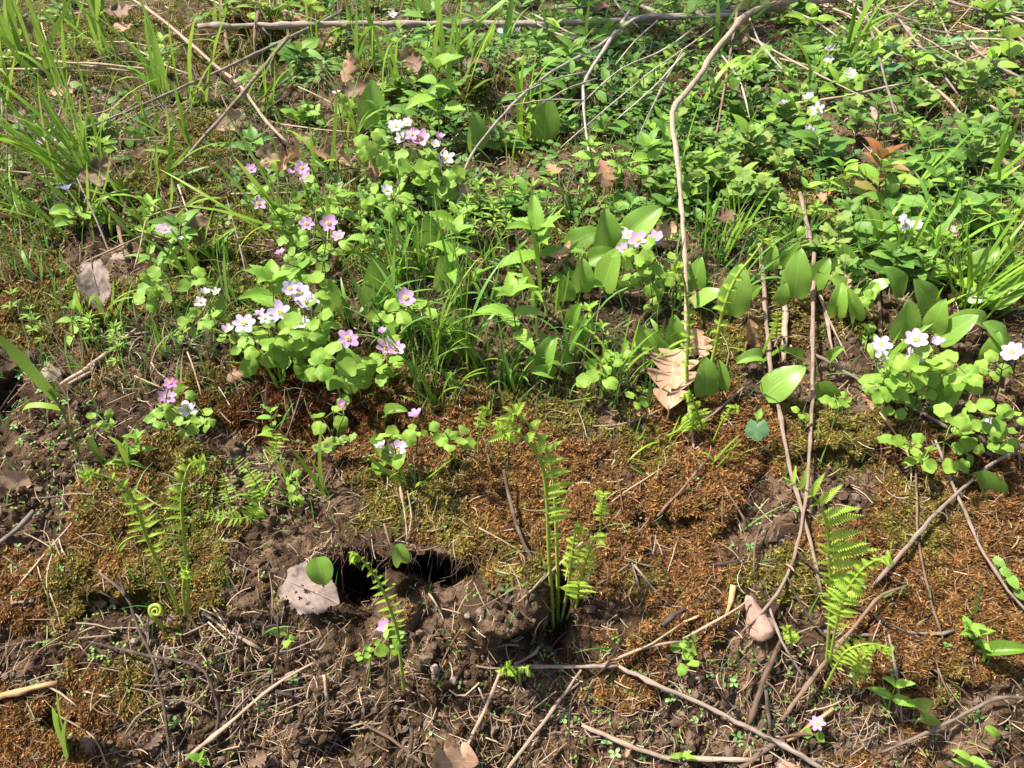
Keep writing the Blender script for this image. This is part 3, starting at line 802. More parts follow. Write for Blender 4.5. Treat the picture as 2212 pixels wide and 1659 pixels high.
def anemone(base, flowers, leafsets, phrase=None, label=None, lpx=34, cat='wildflower', group='anemones flowering on the bank'):
    B = G(*base); yB = B[1]; z = (B - CAM)[1] * cp - (B - CAM)[2] * sp
    m = mpp(z)
    e = root_at('anemone_plant', B)
    g = Geo()
    heads = []
    for f in flowers:
        px, py, c, s = f[:4]; face = len(f) > 4 and f[4]
        p = on_plane(px, py, yB - .01 + rng.uniform(-.015, .015))
        heads.append(p)
        add_flower(e, B, p, c, s * m * .95, face == 1, bud=(face == 2))
    allc = []
    for (cx, cy, rx, ry, n) in leafsets:
        for k in range(n):
            a, r_ = rng.uniform(0, 6.28), math.sqrt(rng.uniform(0.02, 1))
            q = on_plane(cx + rx * r_ * math.cos(a), cy + ry * r_ * math.sin(a), yB - .005 + rng.uniform(-.035, .03))
            gq = Gz(q)
            if q[2] < gq + .004: q[2] = gq + rng.uniform(.004, .012)
            allc.append(q)
    # whorl point: stem top under the flowers
    top = np.mean(heads, 0) - np.array([0, 0, 26 * m]) if heads else (np.mean(allc, 0) + np.array([0, .005, -8 * m]) if allc else B + UP * .05)
    top[2] = max(top[2], B[2] + .01)
    mid = (B + top) / 2 + rv(.004)
    g.tube(catmull([B - B - UP * .01, mid - B, top - B], 5), [.0011] * 5 + [.0009] * 6, 5)
    for p in heads:
        g.tube(catmull([top - B, (top + p) / 2 - B + rv(.003), p - B - UP * .001], 4), .0006, 4)
    for q in allc:
        s = lpx * m * rng.uniform(.7, 1.2)
        out = nrm((q - top) * np.array([1, .8, .5]) + rv(.01) + np.array([0, -.008, 0]))
        g.tube(catmull([top - B, (top * .5 + q * .5) - B + UP * .004 + rv(.002), q - B], 4), .00055, 4)
        k3 = 3 if rng.uniform() < .75 else 2
        n = nrm(UP * .8 + tocam(q) * .75 + rv(.32))
        side = nrm(np.cross(n, out))
        for j in range(k3):
            aa = (j - (k3 - 1) / 2) * 1.75 + rng.uniform(-.25, .25)
            d = nrm(out * math.cos(aa) + side * math.sin(aa) - UP * .15)
            st = q + d * s * .22
            obj('leaflet', random.choice(LIB['anemone']), e, frame(st - B, d, nrm(n + rv(.25)), s * rng.uniform(.85, 1.15), s))
    obj('stem', g.mesh('stem', M['redstem'] if rng.uniform() < .6 else M['stem']), e)
    if label: tag(e, label, cat, group)
    else: auto(e, phrase, cat, group, *(flowers[0][:2] if flowers else leafsets[0][:2]))
    return e
def Gz(q):
    """ground height under a point"""
    px, py, z = project(np.asarray(q))
    d = (Pf[:, 0] - q[0]) ** 2 + (Pf[:, 1] - q[1]) ** 2
    return Pf[int(np.argmin(d)), 2]
def lily(cx, cy, L, ang, kind='lily', face=.7, roll=0, label=None, tilt=0, yoff=0):
    """one lily leaf on its own stalk; cx, cy the middle of the blade, ang: direction base -> tip in the picture, degrees, 90 = up"""
    a = math.radians(ang)
    bx, by = cx - math.cos(a) * L / 2, cy + math.sin(a) * L / 2
    foot = (bx + rng.uniform(-5, 5) - math.cos(a) * 4, min(by + rng.uniform(10, 24), 1700))
    B = G(*foot); z = (B - CAM)[1] * cp - (B - CAM)[2] * sp; m = mpp(z)
    p0 = on_plane(bx, by, B[1] - .008 + yoff)
    if p0[2] < B[2]: p0 = B + UP * .01
    p1 = on_plane(bx + math.cos(a) * L, by - math.sin(a) * L, p0[1] - .012 + tilt)
    e = root_at('lily_plant', B)
    d = nrm(p1 - p0)
    n = tocam(p0) * face + UP * .35 + rv(.18) + np.array([roll, 0, 0])
    Lw = np.linalg.norm(p1 - p0) * 1.06
    obj('leaf', random.choice(LIB[kind]), e, frame(p0 - B, d, n, Lw * rng.uniform(.92, 1.08) * (1.35 if yoff else 1), Lw))
    g = Geo(); g.tube(catmull([-UP * .008, (p0 - B) * .5 + rv(.002), p0 - B + d * .003], 4), .0009, 5)
    obj('stalk', g.mesh('stalk', M['stem']), e)
    if label: tag(e, label, 'lily leaf', 'broad lily leaves')
    else: auto(e, 'broad glossy parallel-veined leaf' if kind == 'lily' else 'folded glossy parallel-veined leaf', 'lily leaf', 'broad lily leaves', cx, cy)
def herb(base, tip, key, size, pairs=3, toprosette=4, phrase='small leafy herb', name='herb', cat='plant', group='herbs', label=None, stemmat='stem', spread=.9, frac0=.35, alt=False, per=2, shrink=.6):
    """upright herb: leaf pairs up a stem and a rosette on top; size: leaf length in picture units"""
    B = G(*base); z = (B - CAM)[1] * cp - (B - CAM)[2] * sp; m = mpp(z)
    T = on_plane(tip[0], tip[1], B[1] - .004)
    if T[2] < B[2] + .008: T = B + UP * .012 + (T - B) * np.array([1, 0, 0])
    e = root_at(name, B)
    path = catmull([np.zeros(3) - UP * .006, (T - B) * .5 + rv(.003), T - B], 6)
    g = Geo(); g.tube(path, np.linspace(.0012, .0006, len(path)), 5)
    obj('stem', g.mesh('stem', M[stemmat]), e)
    a0 = rng.uniform(0, 3.14)
    for k in range(pairs):
        u = frac0 + (1 - frac0) * (k + .3) / max(1, pairs)
        c = path[min(len(path) - 1, int(u * (len(path) - 1)))]
        aa = a0 + k * (1.57 if not alt else 2.4)
        for j in range(per):
            a = aa + j * 2 * math.pi / per + rng.uniform(-.25, .25)
            out = np.array([math.cos(a), math.sin(a) * .8 - .15, 0])
            d = nrm(out * spread + UP * rng.uniform(.1, .6))
            n = nrm(UP + tocam(B) * .45 - out * .3 + rv(.15))
            s = size * m * (1 - (1 - shrink) * k / max(1, pairs)) * rng.uniform(.8, 1.15)
            obj('leaf', random.choice(LIB[key]), e, frame(c + d * .001, d, n, s, s))
    for j in range(toprosette):
        a = a0 + j * 2 * math.pi / toprosette + rng.uniform(-.3, .3)
        out = np.array([math.cos(a), math.sin(a) * .8 - .1, 0])
        d = nrm(out * .75 + UP * rng.uniform(.4, 1.1))
        s = size * m * shrink * rng.uniform(.6, 1.05)
        obj('leaf', random.choice(LIB[key]), e, frame(path[-1], d, nrm(UP + tocam(B) * .5 - out * .6), s, s))
    if label: tag(e, label, cat, group)
    else: auto(e, phrase, cat, group, *tip)
    return e
def grass(base, h, n, width=5, spread=.45, lean=0, fan=14, key='grass', phrase='green grass tuft', label=None, bends=None, leany=-.1):
    B = G(*base); z = (B - CAM)[1] * cp - (B - CAM)[2] * sp; m = mpp(z)
    e = root_at('grass_tuft', B)
    for k in range(n):
        b = np.array([rng.normal(0, fan * .5) * m, rng.normal(0, fan * .4) * m, 0])
        gz = Gz(B + b) - B[2]
        b[2] = (gz if abs(gz) < .02 else 0) - .002
        a = rng.normal(lean, spread)
        d = nrm(np.array([math.sin(a), leany + rng.normal(0, spread * .5), math.cos(a)]))
        hh = h * m * rng.uniform(.5, 1.1) / max(.5, math.cos(PITCH + math.atan((base[1] / FH * 2 - 1) * TY)))
        w = width * m * rng.uniform(.75, 1.45)
        L = LIB[key]; me = L[bends[k % len(bends)]] if bends else random.choice(L)
        side = np.array([math.copysign(1, a) * rng.uniform(.3, 1), rng.uniform(-.6, .3), 0])
        obj('blade', me, e, frame(b, d, -side + rv(.4) * np.array([1, 1, 0]) + UP * .3, w, hh, hh))
    if label: tag(e, label, 'grass tuft', 'grass tufts')
    else: auto(e, phrase, 'grass tuft', 'grass tufts', base[0], base[1] - h * .4)
def stick(pts, w0, w1=None, mat='tan', lift=0, name='twig', label=None, cat='twig', group='dead twigs and stalks', shoots=0, rough=.1, phrase=None, sides=7, stiff=.6, ends=None):
    """dead stick lying over the bank along ground points, thickness in picture units"""
    w1 = (w1 or w0 * .8) * .84; w0 = w0 * .84
    q = catmull([np.array([x, y, 0.]) for x, y in pts], 7)[:, :2]
    L = np.concatenate([[0], np.cumsum(np.linalg.norm(np.diff(q, axis=0), axis=1))])
    nn = max(5, int(L[-1] / 22))
    u = np.linspace(0, L[-1], nn)
    q = np.stack([np.interp(u, L, q[:, 0]), np.interp(u, L, q[:, 1])], 1)
    z = np.array([gpz[gi(min(max(a, -260), 2470), min(max(b, -100), 1930))] for a, b in q])
    k = max(1, int(nn * stiff * .25))
    zp = np.pad(z, k, mode='edge')
    zs = np.array([zp[i:i + 2 * k + 1].mean() * .8 + zp[i:i + 2 * k + 1].min() * .2 for i in range(nn)])
    zs = np.convolve(np.pad(zs, 2, mode='edge'), [.1, .25, .3, .25, .1], 'valid')
    mm = mpp(zs)
    wd = np.interp(np.linspace(0, 1, nn), [0, 1], [w0, w1]) * .5 * mm
    wd = wd * (1 + rough * rng.normal(0, .6, nn))
    for nk in range(int(rng.integers(2, 5)), nn, int(rng.integers(5, 9))): wd[nk] *= rng.uniform(1.15, 1.45)
    if nn > 6: wd[-1] *= rng.uniform(.3, .7); wd[0] *= rng.uniform(.6, .95)
    off = wd * .6 + (np.interp(np.linspace(0, 1, len(lift)) if hasattr(lift, '__len__') else [0, 1], [0, 1], [0, 1]) * 0 if False else 0)
    lf = np.interp(np.linspace(0, 1, nn), np.linspace(0, 1, len(lift)), lift) if hasattr(lift, '__len__') else lift
    pts3 = np.array([unproj(q[i][0], q[i][1], zs[i]) for i in range(nn)])
    pts3 = pts3 + rng.normal(0, .16, (nn, 3)) * wd[:, None]
    up = np.array([0, -.35, .94])
    vd = CAM - pts3; vd = vd / np.linalg.norm(vd, axis=1, keepdims=True)
    pts3 = pts3 + vd * ((off + lf) / np.maximum(vd @ up, .3))[:, None]
    B = pts3[nn // 2].copy()
    V, F, U = tube_geo(pts3 - B, wd, sides, rough)
    o = obj(name, make_mesh(name, V, F, M[mat], True, U), None, Matrix.Translation(Vector(B)))
    for s in range(shoots):
        i = random.randrange(1, nn - 1)
        t = nrm(pts3[min(i + 1, nn - 1)] - pts3[i - 1]); sd = nrm(np.cross(t, rv())); l = wd[i] * rng.uniform(4, 14)
        d = nrm(t * rng.uniform(.2, .8) + sd)
        tg = tube_geo(catmull([np.zeros(3), d * l * .5 + rv(l * .06), d * l + t * l * .2], 3), np.linspace(wd[i] * .45, wd[i] * .2, 7), 5, .1)
        obj('side_shoot', make_mesh('side_shoot', tg[0], tg[1], M[mat], True, tg[2]), o, Matrix.Translation(Vector(pts3[i] - B)))
    if label: tag(o, label, cat, group)
    else: auto(o, phrase or {'tan': 'dry tan stalk', 'greybark': 'grey bare twig', 'dark': 'thin dark twig', 'brown': 'brown twig', 'straw': 'thin pale straw', 'orangewood': 'orange splinter of wood'}[mat], cat, group, float(q[nn // 2][0]), float(q[nn // 2][1]))
    return o
def dead_leaf(cx, cy, L, ang, key='oak', var=None, label=None, lift=.004, face=.5, W=1.0, phrase='curled tan oak leaf', roll=0):
    B = G(cx, cy); n0 = Gn(cx, cy); z = (B - CAM)[1] * cp - (B - CAM)[2] * sp; m = mpp(z)
    a = math.radians(ang)
    n = nrm(n0 * .8 + tocam(B) * face + rv(.15) + np.array([roll, 0, 0]))
    tx = np.array([1., 0, 0]); ty = nrm(np.cross(n, tx)); tx = np.cross(ty, n)
    d = tx * math.cos(a) + ty * math.sin(a)
    s = L * m
    lift += .022 * float(smooth(900, 450, cy))
    vd = tocam(B)
    p0 = B + vd * lift / max(.3, float(vd @ n0)) - d * s / 2
    lo = LIB[key]; me = lo[var] if var is not None else random.choice(lo)
    o = obj('dead_leaf', me, None, frame(p0, d, n, s * W, s))
    g = Geo(); g.tube(np.array([(0, -.16, -.01), (.01, -.06, .015), (0, .06, .0)]), [.012, .010, .008], 5)
    obj('leaf_stalk', g.mesh('leaf_stalk', M['brown']), o)
    if label: tag(o, label, 'dead leaf', 'dead leaves')
    else: auto(o, phrase, 'dead leaf', 'dead leaves', cx, cy)
    return o
def frond(e, B, pts, plen, yB, start=.3, sideL=1.0, sideR=1.0, npairs=14, stem=5.5, curltip=True, dz=0, tipcurl=.75, tipdense=True, ytilt=-.02, face=.5):
    q = catmull([np.array([x, y, 0.]) for x, y in pts], 8)
    nn = len(q)
    pt = np.array([on_plane(q[i][0], q[i][1], yB + ytilt * i / nn) for i in range(nn)]) - B
    z = (B - CAM)[1] * cp - (B - CAM)[2] * sp; m = mpp(z)
    if curltip:   # the unrolling tip: a small spiral
        t = nrm(pt[-1] - pt[-3]); sgn = np.sign(t[0]) or 1; c = pt[-1]; r0 = 7.5 * m
        nrm_ = nrm(np.cross(t, np.array([0, 1., 0]))); nrm_ = -nrm_ * np.sign(nrm_[2] + 1e-9)
        extra = []
        ang0 = 0
        for k in range(1, 13):
            a = k * .5; rr = r0 * (1 - k / 15)
            extra.append(c + nrm_ * r0 + (t * math.sin(a) - nrm_ * math.cos(a)) * rr + np.array([0, -.0004 * k, 0]))
        pt = np.vstack([pt, extra])
    rad = np.interp(np.linspace(0, 1, len(pt)), [0, .5, 1], [stem * .5 * m, stem * .38 * m, stem * .14 * m])
    V, F, U = tube_geo(pt, rad, 6, .04)
    fr = obj('frond', make_mesh('frond', V, F, M['fernstem'], True, U), e)
    if curltip:
        for k in range(nn - 1, len(pt) - 3, 2):
            for s in (-1, 1):
                obj('pinna', random.choice(LIB['pinnahalf']), fr, frame(pt[k], nrm(rv(.6) + tocam(B) * .3 + UP * s * .4), tocam(B) + rv(.4), max(plen * .5, 17) * m * rng.uniform(.8, 1.2)))
    # pinnae in pairs
    L = np.concatenate([[0], np.cumsum(np.linalg.norm(np.diff(pt[:nn], axis=0), axis=1))]); tot = L[-1]
    for k in range(npairs):
        u = start + (1 - start) * (k + .3) / npairs
        i = int(np.searchsorted(L, u * tot)); i = min(max(i, 1), nn - 2)
        t = nrm(pt[i + 1] - pt[i - 1]); c = pt[i]
        front = tocam(B + c)
        out = nrm(np.cross(front, t))
        v = (u - start) / (1 - start)
        env = (.45 + .55 * min(1, v * 3.0)) * (1 - .75 * v ** 1.8)
        tipf = v > tipcurl
        for s, sc_ in ((1, sideL), (-1, sideR)):
            if sc_ <= 0: continue
            l = plen * m * env * sc_ * rng.uniform(.88, 1.1)
            d = nrm(out * s * (1 if sc_ > .6 else .6) + t * rng.uniform(.25, .5) + front * (rng.uniform(-.1, .35) + (0.5 if sc_ <= .6 else 0)))
            key = ('pinnahalf' if rng.uniform() < .7 else 'pinnacurl') if tipf and tipdense else 'pinna'
            n_ = nrm(front * face + UP * .5 + rv(.15)) if not tipf else nrm(front + t * .6 + rv(.4))
            obj('pinna', random.choice(LIB[key]), fr, frame(c, d, n_, l * (1.0 if not tipf else 1.5), l))
    return fr

# ================================================================== WHAT STANDS ON THE BANK
W_, A_, K_, H_, Vi = 'white', 'pale', 'pink', 'hot', 'violet'
# ---- anemones: (foot), flowers (x, y, colour, size[, 1 side view | 2 bud]), leaf whorls (x, y, rx, ry, n)
AN = [
 ((105, 350), [(90, 315, K_, 34, 1), (112, 306, A_, 20, 1)], [(95, 345, 22, 10, 1)], 'pink anemone at the edge of the fine grass fountain', 22),
 ((228, 300), [(223, 260, A_, 18, 1)], [(238, 285, 22, 12, 1)], 'tiny pale anemone behind the grass fountain', 20),
 ((612, 480), [(541, 366, K_, 24), (625, 375, K_, 26, 1), (652, 364, K_, 28), (662, 387, K_, 28)], [(570, 405, 30, 22, 2), (660, 420, 32, 24, 3)], 'anemone with four pink flowers above curled tan leaves', 26),
 ((640, 560), [(558, 441, K_, 32), (566, 466, H_, 12, 2)], [(585, 460, 40, 25, 4), (610, 490, 35, 22, 3)], 'anemone with one pink flower and a bud below it', 28),
 ((690, 610), [(662, 485, K_, 32), (709, 484, K_, 36), (731, 512, K_, 30)], [(690, 535, 55, 35, 5), (650, 560, 35, 25, 2)], 'anemone with three pink flowers in a row over grass', 30),
 ((640, 620), [(608, 550, K_, 26, 1)], [(640, 590, 40, 22, 3)], 'anemone with a single half-open pink flower', 28),
 ((740, 300), [(728, 203, A_, 20, 1)], [(740, 230, 20, 16, 2)], 'small pale anemone beside the fallen twigs', 22),
 ((735, 455), [(738, 402, K_, 18, 1)], [(720, 440, 24, 14, 1)], 'small pink anemone beside a serrated leaf', 22),
 ((870, 430), [(855, 274, W_, 30), (880, 266, W_, 22), (867, 300, W_, 26)], [(830, 320, 40, 30, 5), (860, 350, 40, 25, 4)], 'anemone with three white flowers in the upper clump', 34),
 ((910, 440), [(890, 291, K_, 30), (907, 302, K_, 46)], [(900, 340, 45, 30, 5), (890, 390, 60, 35, 6)], 'anemone with the large pink flower in the upper clump', 34),
 ((960, 450), [(949, 300, K_, 26, 1), (940, 313, W_, 22), (964, 343, W_, 36)], [(955, 370, 40, 30, 4), (975, 415, 40, 35, 4)], 'anemone with a white flower hanging beside the bare branch', 34),
 ((860, 500), [(834, 412, W_, 26), (860, 398, H_, 18, 2)], [(830, 440, 45, 30, 5), (880, 450, 55, 28, 5)], 'anemone with a white flower and a deep pink bud', 32),
 ((850, 70), [(847, 33, W_, 22)], [(850, 58, 24, 10, 2)], 'white anemone right behind the long branch', 20),
 ((1085, 105), [(1080, 68, W_, 14)], [(1085, 85, 16, 8, 1)], 'tiny white anemone under the long branch', 18),
 ((1125, 110), [(1119, 70, A_, 22, 1)], [(1118, 92, 22, 10, 2)], 'pale anemone next to the tiny white one under the branch', 18),
 ((375, 600), [(355, 497, K_, 28), (332, 520, K_, 14, 2), (393, 518, W_, 16, 1)], [(375, 540, 30, 22, 2)], 'anemone with an open flower and two buds by the oak leaf', 26),
 ((390, 690), [], [(350, 605, 32, 22, 3), (345, 635, 26, 14, 1), (400, 600, 26, 16, 2)], 'anemone leaves without a flower on the bare bank', 30),
 ((450, 770), [(442, 635, W_, 24, 1), (433, 653, W_, 24), (467, 630, W_, 20)], [(425, 685, 38, 22, 3), (395, 705, 26, 14, 2), (470, 660, 28, 18, 2)], 'anemone with three small white flowers over reddish moss', 26),
 ((655, 780), [(627, 625, A_, 34), (648, 633, A_, 40), (660, 653, A_, 34), (677, 648, A_, 34)], [(660, 690, 35, 25, 4), (690, 640, 30, 30, 3)], 'anemone crowded with four pale flowers at the top of the clump', 38),
 ((600, 810), [(565, 681, K_, 30, 1), (572, 688, A_, 26), (605, 676, A_, 46)], [(590, 725, 55, 28, 6), (600, 760, 50, 20, 3)], 'anemone with the broad pale flower in the middle of the clump', 40),
 ((545, 800), [(527, 701, A_, 44), (492, 716, A_, 30, 1)], [(525, 735, 35, 22, 4)], 'anemone with a starry pale flower at the clump edge', 36),
 ((640, 800), [(647, 698, A_, 40)], [(650, 730, 40, 30, 5), (650, 765, 40, 20, 3)], 'anemone with a rounded pale flower low in the clump', 38),
 ((745, 890), [(751, 733, K_, 40), (723, 760, H_, 14, 2)], [(720, 780, 45, 25, 4), (765, 800, 30, 30, 3), (745, 850, 35, 25, 2)], 'anemone with a wide pink flower and a tiny bud', 38),
 ((845, 860), [(832, 753, K_, 42), (854, 756, K_, 40), (827, 721, K_, 24, 1)], [(845, 785, 40, 22, 4), (815, 770, 30, 20, 2)], 'anemone with two overlapping pink flowers', 36),
 ((890, 770), [(875, 645, K_, 40), (902, 663, H_, 12, 2)], [(900, 670, 28, 18, 3), (865, 690, 40, 22, 4)], 'anemone with one pink flower beside an upright broad leaf', 34),
 ((730, 950), [(740, 875, H_, 24)], [(715, 885, 34, 22, 2)], 'anemone with a small deep pink flower over two round leaves', 40),
 ((895, 985), [(900, 901, K_, 36, 1)], [(920, 925, 24, 12, 1)], 'anemone with a side-on pink flower over bare stem', 26),
 ((850, 1030), [(826, 970, W_, 34, 1), (859, 973, A_, 44), (880, 956, A_, 26)], [(850, 955, 40, 20, 3), (830, 990, 25, 16, 2)], 'anemone with a wide pale flower just above the burrow', 34),
 ((345, 945), [(368, 828, H_, 26), (360, 858, K_, 34), (329, 886, H_, 22, 2)], [(375, 850, 20, 12, 1), (385, 885, 30, 18, 2), (340, 890, 22, 18, 2)], 'anemone with deep pink flowers on the bare left bank', 30),
 ((410, 950), [(406, 886, W_, 40), (416, 913, A_, 20, 2)], [(420, 905, 30, 22, 3), (420, 925, 22, 14, 1)], 'anemone with a white flower beside deep pink ones', 30),
 ((1380, 665), [(1355, 508, A_, 26), (1379, 520, K_, 40), (1347, 538, K_, 28)], [(1375, 560, 35, 25, 3), (1395, 610, 35, 35, 4)], 'anemone with pink flowers beside broad folded leaves', 32),
 ((1430, 660), [(1417, 514, K_, 30), (1361, 555, K_, 22)], [(1430, 590, 40, 30, 4), (1410, 640, 40, 20, 3)], 'anemone with a pink flower over a blue violet', 30),
 ((1800, 200), [(1793, 112, A_, 26, 1), (1790, 131, A_, 22)], [(1790, 150, 30, 20, 3)], 'pale anemone at the foot of broad grass blades', 26),
 ((1845, 230), [(1836, 162, W_, 28)], [(1835, 185, 34, 20, 3)], 'white anemone facing sideways among dark leaves', 26),
 ((1700, 290), [(1691, 228, A_, 28, 1), (1748, 213, A_, 26, 1)], [(1700, 235, 26, 14, 2), (1745, 240, 28, 18, 3)], 'anemone with two flat pale flowers seen edge-on', 28),
 ((1760, 330), [(1766, 236, A_, 30), (1747, 283, A_, 26)], [(1760, 265, 30, 25, 4), (1740, 310, 30, 22, 4)], 'anemone with two pale flowers, one below the other', 28),
 ((1975, 580), [(1955, 477, W_, 28, 1), (1958, 488, W_, 24), (1980, 487, W_, 26), (1961, 517, A_, 18, 1)], [(1960, 520, 40, 22, 3), (1985, 505, 26, 16, 2)], 'anemone with white flowers below the reddish seedling', 26),
 ((1925, 890), [(1903, 746, A_, 42), (1890, 756, A_, 24, 1), (1903, 771, A_, 30)], [(1915, 790, 35, 20, 3), (1930, 830, 35, 25, 4)], 'anemone with overlapping pale flowers above the diagonal stick', 36),
 ((1985, 900), [(1976, 735, A_, 48), (1980, 771, A_, 40)], [(1975, 790, 50, 22, 5), (1970, 830, 55, 28, 6), (1960, 870, 40, 22, 3)], 'anemone with the biggest pale star in its clump', 36),
 ((2040, 900), [(2021, 746, A_, 36, 1)], [(2040, 790, 45, 22, 4), (2060, 830, 45, 28, 4)], 'anemone with a tilted pale flower over many leaflets', 36),
 ((2150, 860), [(2186, 761, A_, 42), (2150, 781, K_, 14, 2), (2185, 786, H_, 12, 2)], [(2145, 800, 35, 18, 2)], 'anemone with one pale flower and two pink buds', 34),
 ((2130, 985), [(2138, 918, A_, 28)], [(2110, 920, 40, 25, 4), (2150, 950, 35, 22, 3), (2170, 890, 30, 25, 3)], 'small pale anemone low among round leaflets', 34),
 ((1965, 1000), [], [(1950, 950, 24, 16, 2), (1975, 965, 20, 14, 1)], 'three-part anemone leaf below the diagonal stick', 30),
 ((2045, 1030), [], [(2010, 975, 30, 16, 2), (2060, 985, 26, 16, 2), (2040, 905, 40, 20, 3)], 'anemone leaves hanging below the diagonal stick', 34),
 ((835, 1520), [(837, 1356, K_, 38, 1)], [(845, 1395, 26, 12, 2)], 'anemone with a cup-shaped pink flower in front of the burrow', 34),
 ((790, 1470), [], [(800, 1400, 26, 14, 2), (775, 1412, 12, 8, 1)], 'small compound leaf with round leaflets in front of the burrow', 20),
 ((1762, 1600), [(1765, 1563, K_, 30)], [(1756, 1580, 8, 8, 1)], 'single tiny pink anemone low on the littered bank', 24),
 ((622, 1395), [], [(620, 1362, 12, 14, 2)], 'small trefoil leaf on dark soil below the gnawed leaf', 22),
 ((1010, 975), [], [(1003, 945, 14, 10, 1)], 'three round leaflets on a thin stalk beside a small fern', 40),
 ((1275, 850), [], [(1270, 800, 36, 20, 3), (1300, 790, 20, 16, 1)], 'round leaflets on thin stems in thin grass', 32),
 ((1380, 870), [], [(1370, 850, 30, 14, 2)], 'small round leaflets near the big oak leaf', 22),
 ((1735, 910), [], [(1733, 888, 12, 8, 1)], 'three tiny round leaflets between two tall stalks', 22),
 ((1500, 1440), [], [(1490, 1400, 18, 14, 2), (1500, 1420, 22, 14, 2)], 'clover-like round leaflets below the wedge stone', 24),
 ((210, 960), [], [(185, 915, 26, 14, 1), (210, 910, 22, 12, 1)], 'drooping round leaflets on the bare bank', 26),
 ((645, 1100), [], [(640, 1060, 20, 18, 2)], 'little stacked leaflets beside the lacy fern', 20),
 ((985, 1000), [], [(950, 935, 20, 20, 1), (965, 955, 18, 12, 1)], 'two oblong leaflets in the grass above the bank', 30),
 ((1870, 760), [], [(1865, 735, 22, 14, 2)], 'pale round leaflets beside the tall stalk', 22),
 ((1500, 770), [], [(1340, 760, 20, 14, 1), (1385, 755, 22, 12, 1)], 'blue-green leaflets by the fallen oak leaf', 26),
 ((340, 700), [], [(330, 625, 14, 10, 1)], 'small round leaflets at the clearing edge', 26),
]
for b_, fl, ls, lab, lp in AN:
    anemone(b_, fl, ls, None, lab, lp)
# a violet among them and the violet plant in the grass
def violet(foot, fx, fy, label, nl=7, size=34):
    B = G(*foot); z = (B - CAM)[1] * cp - (B - CAM)[2] * sp; m = mpp(z)
    e = root_at('violet_plant', B); g = Geo()
    p = on_plane(fx, fy, B[1] - .012)
    add_flower(e, B, p, Vi, 26 * m, True, 5)
    g.tube(catmull([-UP * .005, (p - B) * .6 + rv(.003), p - B], 4), .0007, 4)
    for k in range(nl):
        a = rng.uniform(0, 6.28); r_ = rng.uniform(8, 30) * m
        c = np.array([math.cos(a) * r_, math.sin(a) * r_ - .006, rng.uniform(10, 34) * m])
        g.tube(catmull([-UP * .004, c * .5 + UP * .004, c], 4), .0008, 4)
        d = nrm(np.array([math.cos(a), math.sin(a) - .4, .1]))
        obj('leaf', LIB['heart'][0], e, frame(c, d, nrm(UP + tocam(B) * .6 + rv(.2)), size * m * rng.uniform(.8, 1.1)))
    obj('stem', g.mesh('stem', M['stem']), e)
    tag(e, label, 'violet', 'violets')
violet((188, 480), 146, 412, 'violet plant with heart-shaped leaves below the fountain of fine grass', 9, 38)
violet((1440, 640), 1415, 527, 'single blue violet flower tucked under pink anemones', 2, 22)

# ---- broad lily leaves
for a in [(804, 230, 100, 92), (1179, 255, 92, 86), (1029, 287, 76, 82), (1258, 513, 80, 28), (1312, 507, 88, 84), (1387, 480, 92, 48), (1300, 552, 60, 20), (815, 612, 88, 93), (957, 593, 66, 88), (1025, 593, 34, 60),
          (1222, 626, 48, 100), (1258, 600, 62, 80), (1314, 584, 86, 76), (1240, 683, 44, 85), (1254, 716, 48, 70), (1174, 735, 30, 90), (1389, 733, 50, 100), (1460, 723, 56, 95), (762, 803, 80, 110),
          (1501, 603, 70, 85), (1525, 640, 62, 30), (1590, 633, 100, 75), (1721, 598, 90, 84), (1768, 592, 66, 58), (1665, 560, 46, 70), (1708, 553, 56, 60), (1825, 565, 60, 88), (1630, 630, 26, 60),
          (1828, 616, 46, 120), (1900, 613, 52, 30), (1936, 612, 64, 95), (1958, 696, 76, 70), (2021, 690, 60, 80), (2065, 710, 96, 38), (2178, 628, 110, 32), (2121, 633, 70, 20), (2175, 726, 70, 100), (2145, 756, 60, 60),
          (1530, 823, 66, 80), (2040, 845, 96, 66), (1700, 230, 50, 100), (930, 500, 60, 100), (1870, 480, 44, 50), (2120, 560, 90, 40), (1350, 545, 70, 80), (1690, 640, 40, 70), (1610, 240, 40, 100), (720, 640, 60, 95), (2000, 640, 66, 110)]:
    lily(*a)
for a in [(837, 660, 66, 150), (1270, 616, 60, 15), (1349, 630, 60, -60), (1177, 770, 66, 82), (1177, 802, 44, 160), (1220, 786, 70, -25), (1419, 743, 56, 120), (1811, 653, 56, 80), (1845, 663, 52, 95), (1625, 770, 42, 170),
          (1558, 816, 46, 75), (845, 886, 34, 50), (974, 820, 34, -70), (1875, 640, 50, 60), (2100, 690, 60, 140), (1716, 765, 34, 130), (1800, 765, 26, 60), (1870, 710, 22, 60)]:
    lily(*a, kind='lilyfold')
lily(1688, 823, 96, 42, 'lily', .75, 0, 'largest glossy pointed leaf lying against the tall dead stalk')
lily(1785, 868, 92, -62, 'lilyfold', .7, 0, 'folded leaf drooping right beside the tall dead stalk')
lily(2128, 1072, 116, -62, 'lilyfold', .7, .3, 'large folded leaf drooping by the slanting stick')
lily(693, 1236, 66, -80, 'lily', .9, 0, 'heart-based green leaf lying on the gnawed grey leaf', -.004, -.055)
lily(866, 1207, 66, -70, 'lilyfold', .8, 0, 'pale leaf dangling over the burrow mouth')
lily(2175, 1403, 84, 8, 'lilyfold', .5, 0, 'long rolled green leaf lying level by the frame edge')
lily(2125, 1407, 56, -60, 'lilyfold', .5, 0, 'small curled leaf unrolling beside the level one')
lily(2148, 1585, 50, -35, 'lilyfold', .6, 0, 'curled grey-green leaf tip on bare soil')
lily(1995, 1535, 46, 62, 'lilyfold', -.3, .8, 'narrow folded leaf standing on the bare soil')
